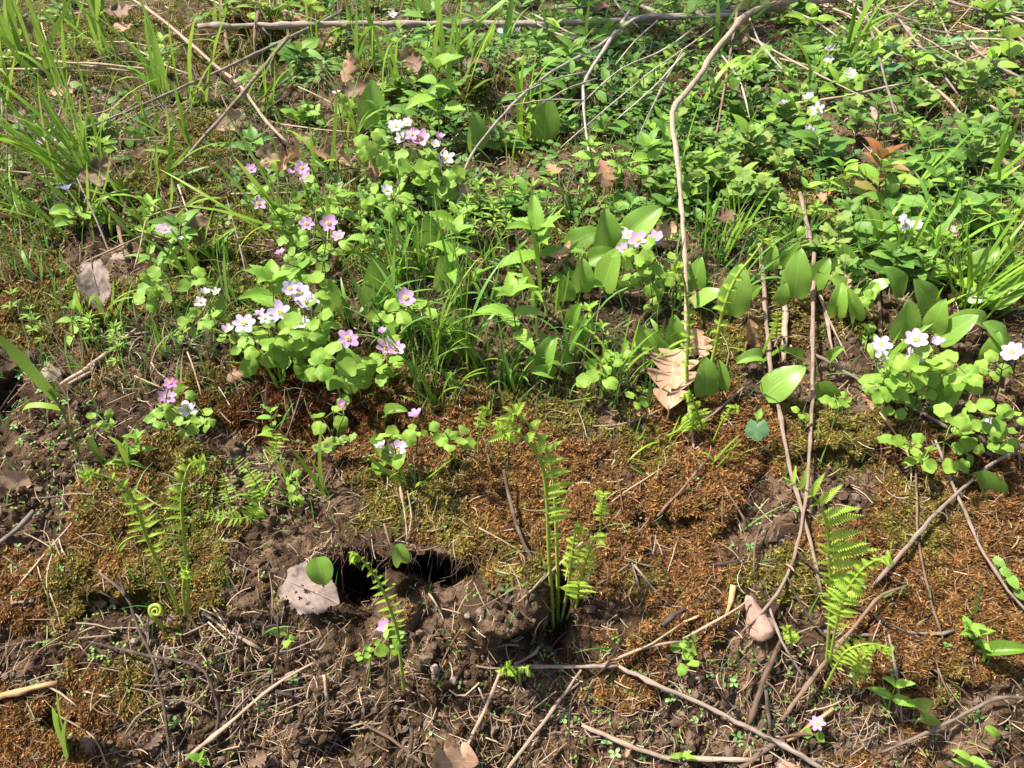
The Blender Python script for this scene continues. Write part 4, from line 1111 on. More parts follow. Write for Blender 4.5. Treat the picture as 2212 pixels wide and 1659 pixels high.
lily(2160, 1215, 34, -40, 'lily', .7, 0, 'topmost of the oval leaves along the thin stick')
lily(2175, 1238, 34, -40, 'lily', .7, 0, 'second of the oval leaves along the thin stick')
lily(2190, 1258, 34, -55, 'lily', .7, 0, 'third of the oval leaves along the thin stick')
lily(2205, 1285, 34, -45, 'lily', .7, 0, 'lowest of the oval leaves along the thin stick')

# ---- upright serrated herbs
def nettle(base, tip, size, pairs, label, rosette=4, shrink=.7, f0=.4):
    herb(base, tip, 'nettle', size, pairs, rosette, name='serrated_herb', cat='plant', group='serrated herbs', label=label, frac0=f0, shrink=shrink)
nettle((950, 335), (942, 150), 84, 3, 'tall serrated herb with two tiers of leaves near the top branch', 5, .8, .45)
nettle((1165, 610), (1158, 500), 92, 2, 'serrated herb with one very long leaf above grass', 5, .9, .5)
nettle((985, 640), (985, 505), 66, 2, 'serrated herb with one upright leaf among thin grass', 4, .8, .5)
nettle((790, 590), (790, 500), 44, 3, 'crinkled dark serrated herb among anemone leaves', 6, .9)
nettle((735, 490), (725, 420), 60, 2, 'serrated herb beside small pink anemone')
nettle((590, 720), (588, 612), 80, 2, 'bright serrated herb above the largest anemone clump', 6, .8, .5)
nettle((1122, 790), (1105, 640), 84, 2, 'serrated herb standing alone on brown moss', 5, .85, .45)
nettle((322, 530), (322, 448), 40, 2, 'small pale herb behind a curled oak leaf', 5, .9)
nettle((320, 580), (325, 505), 38, 1, 'small pale herb beside a half-open anemone', 3, .9)
nettle((160, 745), (155, 668), 40, 2, 'two-leaved serrated seedling on mossy slope', 2, .9)
nettle((350, 150), (348, 92), 40, 2, 'pale herb crossed by a fallen stalk', 4, .9)
nettle((1275, 740), (1270, 672), 40, 2, 'pale jagged herb on brown moss', 6, .8)
nettle((1300, 770), (1300, 705), 28, 2, 'smaller jagged herb next to the pale one', 4, .8)
nettle((1285, 400), (1275, 318), 52, 2, 'serrated herb below the hanging twig tip', 5)
nettle((1400, 420), (1400, 318), 56, 2, 'serrated herb with drooping leaves beside the pale branch', 5)
nettle((1330, 420), (1335, 340), 46, 2, 'serrated herb between two taller ones')
nettle((300, 985), (296, 945), 34, 2, 'small folded herb on the bare bank', 2, .9)
nettle((600, 980), (585, 890), 36, 3, 'herb seedling with round leaves on dark red moss', 3, .7)
nettle((430, 1660), (432, 1640), 34, 1, 'pale notched seedling at the bottom of the bank', 3, .9)
nettle((1480, 1660), (1475, 1632), 34, 1, 'bright notched leaf on litter at the bottom', 2, .9)
nettle((2110, 1400), (2095, 1355), 44, 2, 'pale jagged leaf beside rolled leaves', 4, .8)
nettle((1920, 1530), (1935, 1480), 52, 1, 'dark green oval-leaved seedling on thin stalk', 2, .9)
nettle((2100, 1665), (2095, 1640), 44, 1, 'bright oval-leaved seedling at the bottom corner', 2, .95)
# ---- whorled bedstraw
def bedstraw(base, tip, size, tiers, i):
    herb(base, tip, 'whorl' if i % 2 else 'whorlp', size, tiers, 6, 'small bedstraw with whorled narrow leaves', 'bedstraw', 'plant', 'whorled bedstraw', None, 'stem', 1.0, .3, False, 6, .9)
for i, a in enumerate([((75, 730), (65, 668), 22, 2), ((85, 745), (75, 692), 20, 2), ((215, 760), (193, 688), 24, 3), ((265, 770), (248, 705), 24, 3), ((240, 765), (238, 742), 16, 1), ((262, 790), (258, 748), 18, 1), ((35, 690), (25, 635), 24, 1),
                       ((1040, 470), (1035, 400), 26, 3), ((1075, 480), (1070, 390), 28, 3), ((1110, 470), (1105, 400), 26, 3), ((1000, 500), (1010, 430), 24, 3), ((1060, 510), (1065, 440), 26, 3), ((1140, 480), (1150, 405), 28, 2),
                       ((1180, 480), (1190, 380), 28, 3), ((2115, 660), (2110, 640), 22, 1), ((2140, 655), (2135, 640), 20, 1), ((1020, 540), (1025, 480), 22, 3), ((1090, 530), (1095, 470), 22, 3), ((955, 460), (960, 420), 20, 2)]):
    bedstraw(*a, i)
# ---- lobed leaves (meadow-rue like) and others in the upper bank
def lobed(base, tip, size, n=3, key='lobed', phrase='herb with scalloped three-part leaves', label=None, name='lobed_herb'):
    herb(base, tip, key, size, n, 3, phrase, name, 'plant', 'scalloped herbs', label, 'redstem', 1.0, .55, True, 3, .9)
for a in [((1500, 420), (1500, 350), 40), ((1560, 430), (1560, 365), 42), ((1640, 360), (1620, 300), 42), ((1580, 470), (1600, 400), 42), ((1650, 470), (1650, 405), 38), ((1430, 440), (1425, 385), 36), ((1690, 400), (1690, 340), 34), ((1530, 330), (1520, 290), 34),
          ((1385, 250), (1380, 190), 34), ((1630, 250), (1625, 205), 30), ((2110, 300), (2100, 270), 40), ((1690, 480), (1685, 440), 32), ((1760, 560), (1765, 530), 26), ((1990, 250), (1985, 200), 40), ((2060, 200), (2050, 150), 40), ((2100, 250), (2100, 150), 44), ((640, 1010), (750, 950), 28), ((1840, 700), (1845, 640), 26)]:
    lobed(*a)
herb((1920, 190), (1925, 115), 'maple', 70, 1, 3, name='maple_seedling', cat='plant', group=None, label='jagged lobed blue-green seedling in the dry stalks', stemmat='redstem', per=2, shrink=.9)
herb((2010, 150), (2035, 95), 'maple', 50, 1, 3, name='maple_seedling', cat='plant', group=None, label='bronze-tinged lobed seedling above the dry stalks', stemmat='redstem', per=2, shrink=.9)
herb((2180, 160), (2180, 85), 'heart', 62, 1, 2, name='seedling', cat='plant', group=None, label='heart-leaved seedling at the upper frame edge', stemmat='stem', per=1, shrink=.95)
herb((2140, 60), (2130, 25), 'heart', 54, 1, 3, name='seedling', cat='plant', group=None, label='bronze and green broad-leaved seedling in the top corner', stemmat='redstem', per=2, shrink=.95)
herb((1890, 470), (1905, 345), 'redleaf', 70, 4, 4, name='red_seedling', cat='plant', group=None, label='reddish-leaved seedling with upright lance leaves', stemmat='brown', per=2, shrink=.95, frac0=.2, spread=.7)
herb((2200, 290), (2190, 210), 'redleaf', 56, 1, 2, name='red_seedling', cat='plant', group=None, label='orange-leaved seedling cut by the frame edge', stemmat='brown', per=2, shrink=.95)
# the round scalloped leaf
B = G(1637, 968); e = root_at('scalloped_leaf', B)
p = on_plane(1636, 905, B[1] - .01)
g = Geo(); g.tube(catmull([-UP * .004, (p - B) * .6 + rv(.003), p - B], 5), .0009, 5)
m_ = mpp(gpz[gi(1637, 968)])
obj('leaf', LIB['geranium'][0], e, frame(p - B, np.array([.05, -.35, -.9]), tocam(p) + UP * .3, 50 * m_))
obj('leaf', LIB['nettle'][0], e, frame(p - B, np.array([.2, .3, .5]), tocam(p), 26 * m_)); obj('stalk', g.mesh('stalk', M['stem']), e)
tag(e, 'round scalloped blue-green leaf on brown moss', 'leaf')

# ---- ferns
def fern(foot, label, fronds, group='ferns unrolling on the bank', extra=None):
    B = G(*foot); e = root_at('fern', B)
    for f in fronds:
        kw = dict(f[2]) if len(f) > 2 else {}
        frond(e, B, f[0], f[1], B[1] - .004 + kw.pop('dy', 0), **kw)
    if extra: extra(e, B)
    tag(e, label, 'fern', group)
    return e
def coil(e, B, base, c, r, turns=2.1, w=8, name='fiddlehead'):
    """a rolled fiddlehead on a short stalk, with curled leaflets inside"""
    z = (B - CAM)[1] * cp - (B - CAM)[2] * sp; m = mpp(z)
    pb = on_plane(*base, B[1]) - B; cc = on_plane(*c, B[1] - .012) - B
    R = r * m
    right = np.array([1., 0, 0]); upv = nrm(np.array([0, .45, .9]))
    pts = []
    a0 = math.radians(-120)
    for k in range(34):
        u = k / 33; a = a0 - u * turns * 2 * math.pi; rr = R * (1 - .82 * u)
        pts.append(cc + right * math.cos(a) * rr + upv * math.sin(a) * rr + np.array([0, -.002 * u, 0]))
    pts = np.vstack([catmull([pb - UP * .004, (pb + pts[0]) / 2 + np.array([-.002, 0, -.002]), pts[0]], 6)[:-1], pts])
    rad = np.interp(np.linspace(0, 1, len(pts)), [0, .3, 1], [w * .5 * m, w * .5 * m, w * .22 * m])
    V, F_, U = tube_geo(pts, rad, 7, .1)
    o = obj(name, make_mesh(name, V, F_, M['fernstem'], True, U), e)
    for k in range(12, len(pts) - 2, 3):
        obj('pinna', LIB['pinnacurl'][1], o, frame(pts[k], nrm(cc - pts[k] + rv(R * .2)), np.array([0, -1., .3]), R * .45))
fern((398, 1335), 'two tall pale ferns with curling tips and a rolled fiddlehead at their foot',
     [([(388, 1322), (355, 1245), (318, 1165), (285, 1075), (240, 1035), (195, 1020)], 44, dict(start=.38, npairs=11, sideL=.7, sideR=1, tipcurl=.5, stem=8)),
      ([(406, 1325), (406, 1240), (396, 1150), (393, 1070), (408, 1010), (425, 995)], 42, dict(start=.42, npairs=10, sideL=1, sideR=.5, tipcurl=.6, stem=8)),
      ([(402, 1330), (396, 1280), (400, 1235)], 12, dict(start=.8, npairs=2, tipcurl=.0, stem=8))],
     extra=lambda e, B: (coil(e, B, (382, 1378), (338, 1318), 15, 1.8, 9), coil(e, B, (402, 1260), (400, 1216), 10, 1.6, 7)))
fern((1205, 1365), 'tallest fern clump with two long fronds arching at the tips, beside the clod',
     [([(1196, 1362), (1186, 1200), (1180, 1060), (1165, 990), (1130, 945), (1100, 925)], 62, dict(start=.40, npairs=11, sideL=.3, sideR=.95, tipcurl=.62, stem=8.5)),
      ([(1206, 1352), (1203, 1180), (1196, 1040), (1180, 975), (1145, 920), (1115, 895)], 52, dict(start=.48, npairs=10, sideL=.4, sideR=.95, tipcurl=.66, stem=8, dy=.01)),
      ([(1213, 1340), (1228, 1260), (1236, 1200), (1244, 1140)], 30, dict(start=.45, npairs=9, tipcurl=.25, stem=6.5)),
      ([(1225, 1338), (1250, 1265), (1268, 1205), (1284, 1160)], 34, dict(start=.4, npairs=8, tipcurl=.35, stem=6.5)),
      ([(1238, 1345), (1248, 1290), (1250, 1255)], 44, dict(start=.55, npairs=4, tipcurl=.95, stem=7, curltip=False))])
fern((1790, 1440), 'fern with one fully opened broad frond near the slanting sticks',
     [([(1785, 1440), (1792, 1330), (1793, 1220), (1785, 1130), (1760, 1075), (1695, 1032)], 92, dict(start=.26, npairs=15, sideL=.4, sideR=1, tipcurl=2, stem=7.5, curltip=False, face=.9)),
      ([(1792, 1430), (1808, 1345), (1830, 1275), (1868, 1225), (1905, 1205)], 42, dict(start=.3, npairs=12, tipcurl=.5, stem=7, dy=-.012))])
fern((1782, 1490), 'low drooping young fern below the broad frond',
     [([(1780, 1490), (1805, 1440), (1830, 1405), (1880, 1390), (1920, 1400)], 36, dict(start=.35, npairs=11, tipcurl=.5, stem=6)),
      ([(1842, 1500), (1850, 1465), (1862, 1430), (1880, 1405)], 28, dict(start=.3, npairs=8, tipcurl=.4, stem=5.5))])
fern((874, 1498), 'single fern arching over the burrow with its tip curled',
     [([(873, 1495), (866, 1430), (860, 1375), (848, 1330), (822, 1265), (795, 1225), (772, 1200)], 36, dict(start=.36, npairs=13, sideL=.85, sideR=.85, tipcurl=.68, stem=8))])
fern((1520, 840), 'tall coiling fern with sparse curled leaflets beside the pale branch',
     [([(1525, 835), (1545, 750), (1562, 670), (1590, 600), (1625, 555), (1650, 520)], 26, dict(start=.2, npairs=11, tipcurl=.0, stem=8.5))])
fern((1494, 880), 'slim coiling fern right against the pale branch',
     [([(1490, 880), (1484, 800), (1488, 700), (1480, 620), (1470, 580)], 24, dict(start=.15, npairs=12, tipcurl=.0, stem=7))])
fern((1712, 1400), 'tiny curled fern below the wedge stone', [([(1711, 1400), (1708, 1378), (1704, 1358)], 24, dict(start=.2, npairs=6, tipcurl=.0, stem=5))])
fern((1120, 1475), 'two tiny fern curls under the horizontal stick', [([(1118, 1475), (1110, 1455), (1098, 1440)], 18, dict(start=.4, npairs=5, tipcurl=.0, stem=5)), ([(1124, 1478), (1122, 1455), (1128, 1442)], 10, dict(start=.7, npairs=3, tipcurl=.0, stem=5))])
fern((1298, 1150), 'small upright fern alone on orange moss', [([(1297, 1150), (1298, 1120), (1305, 1070)], 22, dict(start=.3, npairs=8, tipcurl=.2, stem=4))])
fern((1530, 960), 'small curled fern beside the round scalloped leaf', [([(1540, 955), (1560, 910), (1578, 882)], 16, dict(start=.5, npairs=6, tipcurl=.0, stem=5))])
fern((1500, 925), 'feathery fern tip at the foot of the pale branch', [([(1510, 935), (1498, 915), (1480, 895)], 40, dict(start=.2, npairs=9, tipcurl=2, stem=4, curltip=False)), ([(1525, 960), (1510, 900), (1490, 850)], 30, dict(start=.2, npairs=9, tipcurl=.5, stem=5))])
fern((1035, 985), 'small yellowish fern curl above the bank edge', [([(1033, 985), (1035, 930), (1042, 885)], 22, dict(start=.45, npairs=6, tipcurl=.0, stem=4))])
fern((520, 1120), 'lacy low fern with fine feathery leaves',
     [([(575, 1090), (545, 1030), (510, 985)], 26, dict(start=.1, npairs=11, tipcurl=2, stem=3, curltip=False)), ([(570, 1100), (520, 1120), (440, 1112)], 26, dict(start=.1, npairs=11, tipcurl=2, stem=3, curltip=False)),
      ([(500, 1110), (490, 1060), (480, 1020)], 22, dict(start=.1, npairs=9, tipcurl=2, stem=3, curltip=False)), ([(580, 1000), (595, 965), (598, 935)], 24, dict(start=.1, npairs=7, tipcurl=2, stem=3, curltip=False)),
      ([(540, 1130), (552, 1105), (562, 1090)], 34, dict(start=.1, npairs=6, tipcurl=2, stem=3, curltip=False))])
fern((1672, 740), 'tiny green fern between two dead stalks', [([(1676, 740), (1678, 710), (1682, 670)], 22, dict(start=.1, npairs=8, tipcurl=2, stem=3, curltip=False))])
fern((1300, 560), 'half-hidden fern tip behind broad leaves', [([(1320, 585), (1270, 560), (1240, 545)], 24, dict(start=.1, npairs=9, tipcurl=2, stem=3, curltip=False))])

# ---- grass
grass((195, 410), 300, 56, 6, .34, -.28, 50, 'grass', label='fountain of fine grass leaning over the oak leaf', bends=(0, 1, 2, 1, 0, 3))
grass((2085, 660), 230, 46, 5, .42, .15, 46, 'grass', label='dense spray of fine grass by the broad lily leaves', bends=(0, 1, 2, 1, 0, 3))
for a in [((365, 225), 180, 12, 12, .3, -.1), ((415, 235), 150, 8, 11, .25, .1), ((60, 170), 190, 8, 13, .3, .2), ((140, 200), 170, 9, 11, .3, -.1), ((30, 110), 160, 8, 12, .35, .1), ((240, 130), 150, 9, 11, .35, -.2), ((190, 75), 120, 7, 10, .3, .1),
          ((420, 340), 150, 6, 10, .5, -.4), ((330, 290), 120, 8, 7, .35, 0), ((650, 540), 240, 11, 9, .4, -.5), ((560, 480), 130, 7, 7, .4, -.2), ((380, 470), 100, 4, 9, .5, .1), ((440, 560), 110, 4, 10, .5, .1), ((140, 520), 150, 5, 8, .4, -.2),
          ((60, 470), 110, 5, 7, .4, -.1), ((690, 400), 140, 8, 8, .25, 0), ((970, 150), 170, 10, 13, .3, .15), ((1000, 200), 130, 8, 12, .4, .2), ((1120, 300), 140, 9, 12, .25, .05), ((1160, 300), 130, 6, 10, .35, .3), ((790, 150), 160, 9, 10, .25, -.1),
          ((770, 330), 170, 9, 9, .25, -.1), ((860, 200), 130, 6, 11, .35, -.2), ((1810, 150), 170, 9, 15, .16, .05), ((1840, 165), 110, 5, 11, .25, .3), ((1510, 250), 170, 6, 10, .3, .3), ((1560, 560), 130, 10, 8, .3, 0), ((1590, 540), 110, 7, 7, .3, .1),
          ((1940, 590), 150, 9, 10, .35, .2), ((1900, 560), 120, 6, 9, .3, .1), ((2190, 600), 170, 9, 11, .35, -.1), ((2030, 580), 130, 7, 9, .35, .1), ((1460, 420), 150, 6, 7, .25, 0), ((1740, 200), 130, 6, 8, .3, 0), ((1980, 420), 140, 7, 9, .4, .3),
          ((2120, 420), 140, 7, 9, .4, .2), ((1100, 420), 120, 6, 8, .3, 0), ((1060, 560), 120, 7, 8, .35, -.1), ((680, 120), 110, 8, 8, .3, .1), ((740, 60), 90, 6, 7, .3, 0), ((480, 60), 100, 6, 8, .3, .1), ((1240, 150), 110, 6, 8, .3, 0)]:
    grass(a[0], a[1] * 1.3, a[2], a[3] * .75, a[4] * .8, a[5], 26, 'grass', 'broad-bladed green grass tuft')
for a in [((820, 720), 150, 11), ((880, 760), 140, 9), ((940, 790), 170, 12), ((990, 780), 180, 14), ((1000, 660), 150, 10), ((1035, 820), 130, 10), ((1075, 830), 120, 12), ((1100, 840), 110, 9), ((905, 850), 160, 7), ((945, 880), 110, 6), ((700, 770), 120, 8),
          ((760, 700), 120, 8), ((540, 770), 90, 8), ((600, 830), 100, 6), ((1225, 800), 130, 11), ((1260, 780), 110, 8), ((1325, 850), 160, 12), ((1355, 830), 130, 8), ((1390, 800), 110, 6), ((860, 640), 130, 9), ((910, 600), 120, 8), ((960, 560), 110, 7),
          ((1080, 680), 120, 8), ((1190, 700), 110, 7), ((500, 650), 120, 6), ((430, 610), 120, 6), ((1430, 880), 90, 7), ((1620, 560), 80, 6), ((480, 560), 110, 6), ((340, 400), 110, 6), ((240, 500), 90, 6), ((100, 600), 80, 4), ((1520, 500), 90, 7), ((880, 560), 110, 7), ((1150, 560), 110, 7), ((1230, 480), 100, 7)]:
    grass(a[0], a[1] * (1.35 if 800 < a[0][0] < 1130 else 1.1), a[2] + (5 if 800 < a[0][0] < 1130 else 1), 6, .14, rng.uniform(-.1, .12), 30, 'grassb' if rng.uniform() < .6 else 'grass', 'slender upright grass tuft')
for a in [((895, 1050), 110, 9, 6, .7, -.1), ((710, 1065), 180, 6, 9, .35, -.35), ((640, 1090), 70, 8, 4, .5, 0), ((560, 1090), 70, 6, 7, .3, 0), ((230, 1010), 110, 4, 11, .5, .2), ((275, 1010), 90, 4, 9, .5, .3), ((1440, 950), 110, 10, 4, .7, .1), ((1410, 1030), 100, 7, 4, .5, 0),
          ((1640, 780), 110, 5, 5, .5, 0), ((1910, 790), 110, 5, 8, .5, .2), ((870, 1095), 50, 7, 4, .7, .4), ((250, 1200), 60, 6, 3, .6, .2), ((1540, 1010), 90, 6, 4, .4, .1), ((625, 1040), 90, 5, 5, .2, 0), ((190, 690), 90, 4, 9, .5, .1), ((2000, 690), 90, 5, 7, .5, .2), ((1840, 1000), 60, 4, 4, .5, 0)]:
    grass(a[0], a[1], a[2], a[3], a[4], a[5], 14, 'grass', 'sparse low grass tuft')
grass((152, 1625), 125, 4, 15, .06, .20, 14, 'grass', label='two bright broad grass blades standing on brown moss at the corner', bends=(0, 1, 0))
xs_, ys_ = None, None
_w = np.clip(smooth(900, 500, PYs) * (.3 + .7 * smooth(700, 200, PXs)) + .6 * ell(960, 700, 220, 150), 0, 1) * inner
_, _, r_, c_ = scatter(64, _w, 60, 800)
for x, y in zip(GPX[r_, c_], GPY[r_, c_]):
    if 0 < x < FW:
        grass((x, y), rng.uniform(80, 190), int(rng.integers(4, 8)), rng.uniform(5, 9), .3, rng.normal(0, .25), 18, 'grass' if rng.uniform() < .7 else 'grassb', 'tall thin grass tuft')
# the arching grass shoot: a jointed stem with long blades
B = G(172, 985); e = root_at('grass_shoot', B); g = Geo()
pth = np.array([on_plane(x, y, B[1] - .01) for x, y in catmull([np.array(q + (0.,)) for q in [(172, 985), (140, 900), (118, 860), (95, 820), (55, 775), (5, 725)]], 6)[:, :2]]) - B
m_ = mpp(gpz[gi(172, 985)])
g.tube(pth[:14], .0016, 6); obj('stem', g.mesh('stem', M['stem']), e)
for (k, tx, ty, w, bd) in ((12, 0, 718, 22, 1), (8, 62, 950, 13, 4), (13, 25, 800, 10, 4)):
    tgt = on_plane(tx, ty, B[1] - .02) - B
    d = tgt - pth[k]
    me = LIB['grass'][bd]
    obj('blade', me, e, frame(pth[k], d + (UP * .06 if bd == 4 else 0), nrm(UP + tocam(B) * .8), w * m_, np.linalg.norm(d) * 1.05, np.linalg.norm(d)))
tag(e, 'arching grass shoot with long blades on the bare left bank', 'grass shoot')

# ---- dead sticks and stalks
S = stick
S([(430, 58), (740, 52), (1000, 52), (1250, 50), (1370, 42), (1480, 34), (1620, 22), (1740, 6), (1900, -20)], 13, 17, 'greybark', .08, 'fallen_branch', 'long pale branch lying level across the top', 'branch', shoots=3, stiff=.9)
S([(1745, -8), (1660, 12), (1612, 34), (1541, 117), (1500, 180), (1452, 245), (1462, 330), (1474, 466), (1482, 620), (1482, 800), (1490, 900), (1501, 983)], 14, 7, 'tan', [.09, .09, .10, .09, .07, .04, .02, .006], 'fallen_branch', 'long pale stalk bent sharply halfway, running down the bank', 'branch', shoots=3)
S([(1620, 30), (1480, 38), (1377, 40), (1300, 95), (1160, 178), (1037, 307), (990, 397)], 10, 5, 'palewood', [.09, .1, .1, .09, .07, .03], 'twig', 'forking bare grey twig slanting down from the long branch', shoots=2)
S([(1340, -10), (1400, 20), (1440, 38)], 8, 9, 'greybark', .06, 'twig', 'short grey twig joining the long branch from above')
S([(1362, 22), (1310, 100), (1264, 173), (1260, 217), (1268, 300), (1277, 357)], 9, 4.5, 'palewood', [.1, .1, .1, .09, .08, .06], 'twig', 'drooping grey twig hanging down to the herbs', shoots=2)
S([(1100, 18), (1180, 62), (1240, 85), (1295, 92)], 3, 5, 'palewood', .09, phrase='fine grey side twig')
S([(1260, 217), (1180, 216), (1080, 232)], 4, 2.5, 'palewood', .09, phrase='fine grey side twig')
S([(1268, 155), (1200, 170), (1110, 205), (1080, 200)], 4, 2, 'palewood', .09, phrase='fine grey side twig')
S([(1040, 305), (980, 315), (910, 323)], 4, 2, 'dark', .03, phrase='fine grey side twig')
S([(1260, 217), (1232, 260), (1270, 330)], 3, 2, 'dark', .03, phrase='fine grey side twig')
S([(1555, 50), (1500, 90), (1400, 160), (1280, 260), (1210, 320)], 3.5, 2.5, 'palewood', .09, phrase='fine grey side twig')
S([(1474, 110), (1440, 170), (1390, 270), (1375, 310)], 5, 2.5, 'palewood', .08, phrase='fine grey side twig')
for q_ in [[(1320, -10), (1345, 25), (1380, 60)], [(1500, 60), (1430, 110), (1340, 150), (1250, 230)], [(1420, 45), (1370, 90), (1330, 140)], [(1700, 20), (1760, 45), (1830, 95)], [(1620, 40), (1640, 90), (1690, 150)], [(1150, 30), (1230, 70), (1275, 88)],
           [(1290, 170), (1230, 190), (1160, 230)], [(1475, 120), (1410, 190), (1330, 260)], [(1560, 120), (1600, 180), (1620, 260)]]:
    S(q_, 4.5, 2.5, 'palewood', .09, phrase='fine grey side twig')
S([(1595, 10), (1580, 100), (1556, 240), (1536, 360)], 6, 4.5, 'brown', [.1, .09, .06, 0], 'twig', 'thin straight red-brown stem standing among green leaves', shoots=1)
S([(735, 28), (627, 80), (497, 143), (430, 173), (277, 240), (147, 293)], 8, 5, 'greybark', .07, 'twig', 'long grey twig slanting through the upper grass', shoots=3)
S([(623, 77), (523, 203), (413, 327), (372, 376)], 9, 7, 'tan', [.08, .07, .05, .004], 'twig', 'straight tan stalk slanting down from the mossy hump', shoots=1)
S([(275, -10), (360, 50), (467, 143), (520, 187), (573, 260), (627, 313)], 7, 8, 'tan', .06, 'twig', 'long tan stem crossing the slanted grey twig', shoots=2)
S([(475, -15), (487, 60), (500, 140)], 8, 10, 'brown', [.09, .04, 0], 'twig', 'upright brown stem on the mossy hump', shoots=2)
S([(566, -15), (550, 83), (557, 143)], 9, 8, 'brown', [.09, .04, 0], 'twig', 'knobbly upright stem beside the mossy hump', shoots=3)
S([(604, -15), (623, 73), (637, 150)], 8, 9, 'brown', [.09, .04, 0], 'twig', 'third upright stem behind the crossing twigs', shoots=1)
S([(388, -15), (433, 50), (467, 105)], 3, 5, 'dark', [.06, .03, 0], phrase='thin dark stem')
S([(728, -10), (735, 70), (725, 140)], 4, 5, 'dark', [.08, .04, 0], phrase='thin dark stem')
S([(0, 123), (90, 128), (173, 140), (250, 150), (315, 156)], 7, 5, 'straw', .05, phrase='frayed straw stalk')
S([(0, 150), (80, 150), (165, 147)], 7, 6, 'straw', .05, phrase='frayed straw stalk')
S([(20, 110), (120, 134), (210, 138), (330, 150)], 6, 5, 'straw', .06, phrase='frayed straw stalk')
S([(70, 42), (200, 25), (330, 8)], 5, 3, 'straw', .02, phrase='frayed straw stalk')
S([(0, 92), (30, 58), (62, 30)], 11, 8, 'greybark', .02, phrase='grey bare twig')
S([(0, 198), (40, 175), (75, 158)], 6, 5, 'tan', .01)
S([(220, 213), (333, 227), (430, 235), (467, 230), (510, 197)], 3.5, 3, 'dark', .02, phrase='thin dark twig')
S([(210, 403), (240, 450), (253, 473), (265, 530), (285, 560)], 12, 9, 'brown', .012, 'twig', 'ragged forked brown stick below the violet plant', shoots=3)
S([(270, 393), (274, 433), (262, 500), (267, 527)], 7, 8, 'brown', .014, 'twig', 'upright brown twig beside the ragged forked stick')
S([(230, 553), (270, 590), (320, 640)], 4, 3, 'dark', .008)
S([(35, 653), (60, 733), (80, 803)], 4, 4, 'dark', [.03, .015, 0], phrase='thin dark stem')
S([(128, 832), (180, 800), (227, 766), (300, 706)], 12, 9, 'tan', .004, 'twig', 'short tan broken stalk on the bare left bank', shoots=1)
S([(150, 830), (200, 800), (205, 785)], 9, 7, 'tan', .004)
S([(100, 785), (120, 795), (140, 805)], 12, 11, 'brown', .004)
S([(657, 826), (633, 903), (600, 990)], 5, 4, 'brown', [.03, .02, 0], phrase='thin brown stem')
S([(405, 760), (420, 800), (436, 858)], 4, 3, 'straw', .006)
S([(290, 812), (350, 838)], 4, 3, 'straw', .006)
# right side
S([(1640, 520), (1645, 553), (1651, 636), (1665, 803), (1681, 873), (1705, 1003), (1731, 1100), (1748, 1160), (1776, 1285)], 12, 9, 'tan', .008, 'dead_stalk', 'long tan stalk behind the glossy pointed leaf', 'dead stalk', shoots=2, rough=.06)
S([(1728, 415), (1745, 500), (1757, 560), (1755, 686), (1755, 853), (1748, 986), (1737, 1103), (1724, 1173), (1701, 1243), (1661, 1306), (1600, 1368)], 12, 7, 'tan', .012, 'dead_stalk', 'longest tan stalk running from the green herbs to the wedge stone', 'dead stalk', shoots=3, rough=.06)
S([(1697, 575), (1695, 680), (1694, 785)], 18, 16, 'tan', .006, 'dead_stalk', 'thick splintered stub of stalk between two long ones', 'dead stalk', shoots=3, rough=.2)
S([(1762, 600), (1785, 686), (1800, 765), (1812, 774)], 10, 6, 'greybark', .006, 'dead_stalk', 'curved grey stalk right of the longest one', 'dead stalk')
S([(1770, 640), (1800, 710), (1832, 775)], 5, 4, 'tan', .006)
S([(1708, 745), (1722, 785)], 6, 4, 'tan', .006)
S([(1761, 766), (1808, 793), (1901, 846), (1978, 883), (2068, 936), (2141, 983)], 8, 9, 'greybark', .012, 'twig', 'dark grey stick slanting under the anemone clump', shoots=2)
S([(2212, 960), (2175, 983), (2125, 1016), (2075, 1060), (2021, 1110), (1958, 1183), (1886, 1265)], 8, 11, 'greybark', .01, 'twig', 'grey stick slanting down from the frame edge to the broad fern', shoots=3)
S([(2020, 950), (2035, 986), (2051, 1030), (2085, 1106), (2118, 1183), (2170, 1265), (2225, 1330)], 8, 7, 'greybark', .01, 'twig', 'grey stick slanting the other way past the folded leaf', shoots=2)
S([(1978, 1000), (1981, 1106), (1985, 1173), (2008, 1286), (2040, 1390)], 5, 7, 'brown', .006, 'twig', 'thin brown stalk running down beside the mossy ledge')
S([(1900, 890), (1962, 980), (1968, 1050)], 5, 4, 'straw', .006)
S([(1895, 600), (1902, 690), (1905, 735)], 8, 9, 'brown', .006)
S([(1951, 1268), (1898, 1290), (1841, 1360), (1775, 1440), (1688, 1556)], 7, 11, 'brown', .012, 'twig', 'brown stick slanting under the fern stems', shoots=2)
S([(1722, 1190), (1785, 1253), (1875, 1320), (1993, 1385)], 5, 5, 'dark', .01, 'twig', 'thin dark twig crossing behind the broad fern')
S([(1700, 1245), (1745, 1330), (1790, 1380), (1850, 1420)], 5, 5, 'dark', .012)
S([(1661, 1310), (1688, 1383), (1721, 1440), (1747, 1474)], 7, 6, 'greybark', .01, 'twig', 'grey twig forking down from the stalk over the stone')
S([(1690, 1375), (1662, 1440), (1640, 1500), (1618, 1566)], 9, 16, 'brown', .008, 'twig', 'thick dark brown stick leaning below the wedge stone', shoots=2)
S([(1337, 1438), (1400, 1470), (1475, 1503), (1558, 1540), (1641, 1585), (1708, 1618), (1790, 1670)], 10, 13, 'greybark', .01, 'twig', 'long grey stick running down to the bottom edge', shoots=3)
S([(1655, 1490), (1660, 1540), (1665, 1585)], 9, 9, 'dark', .01)
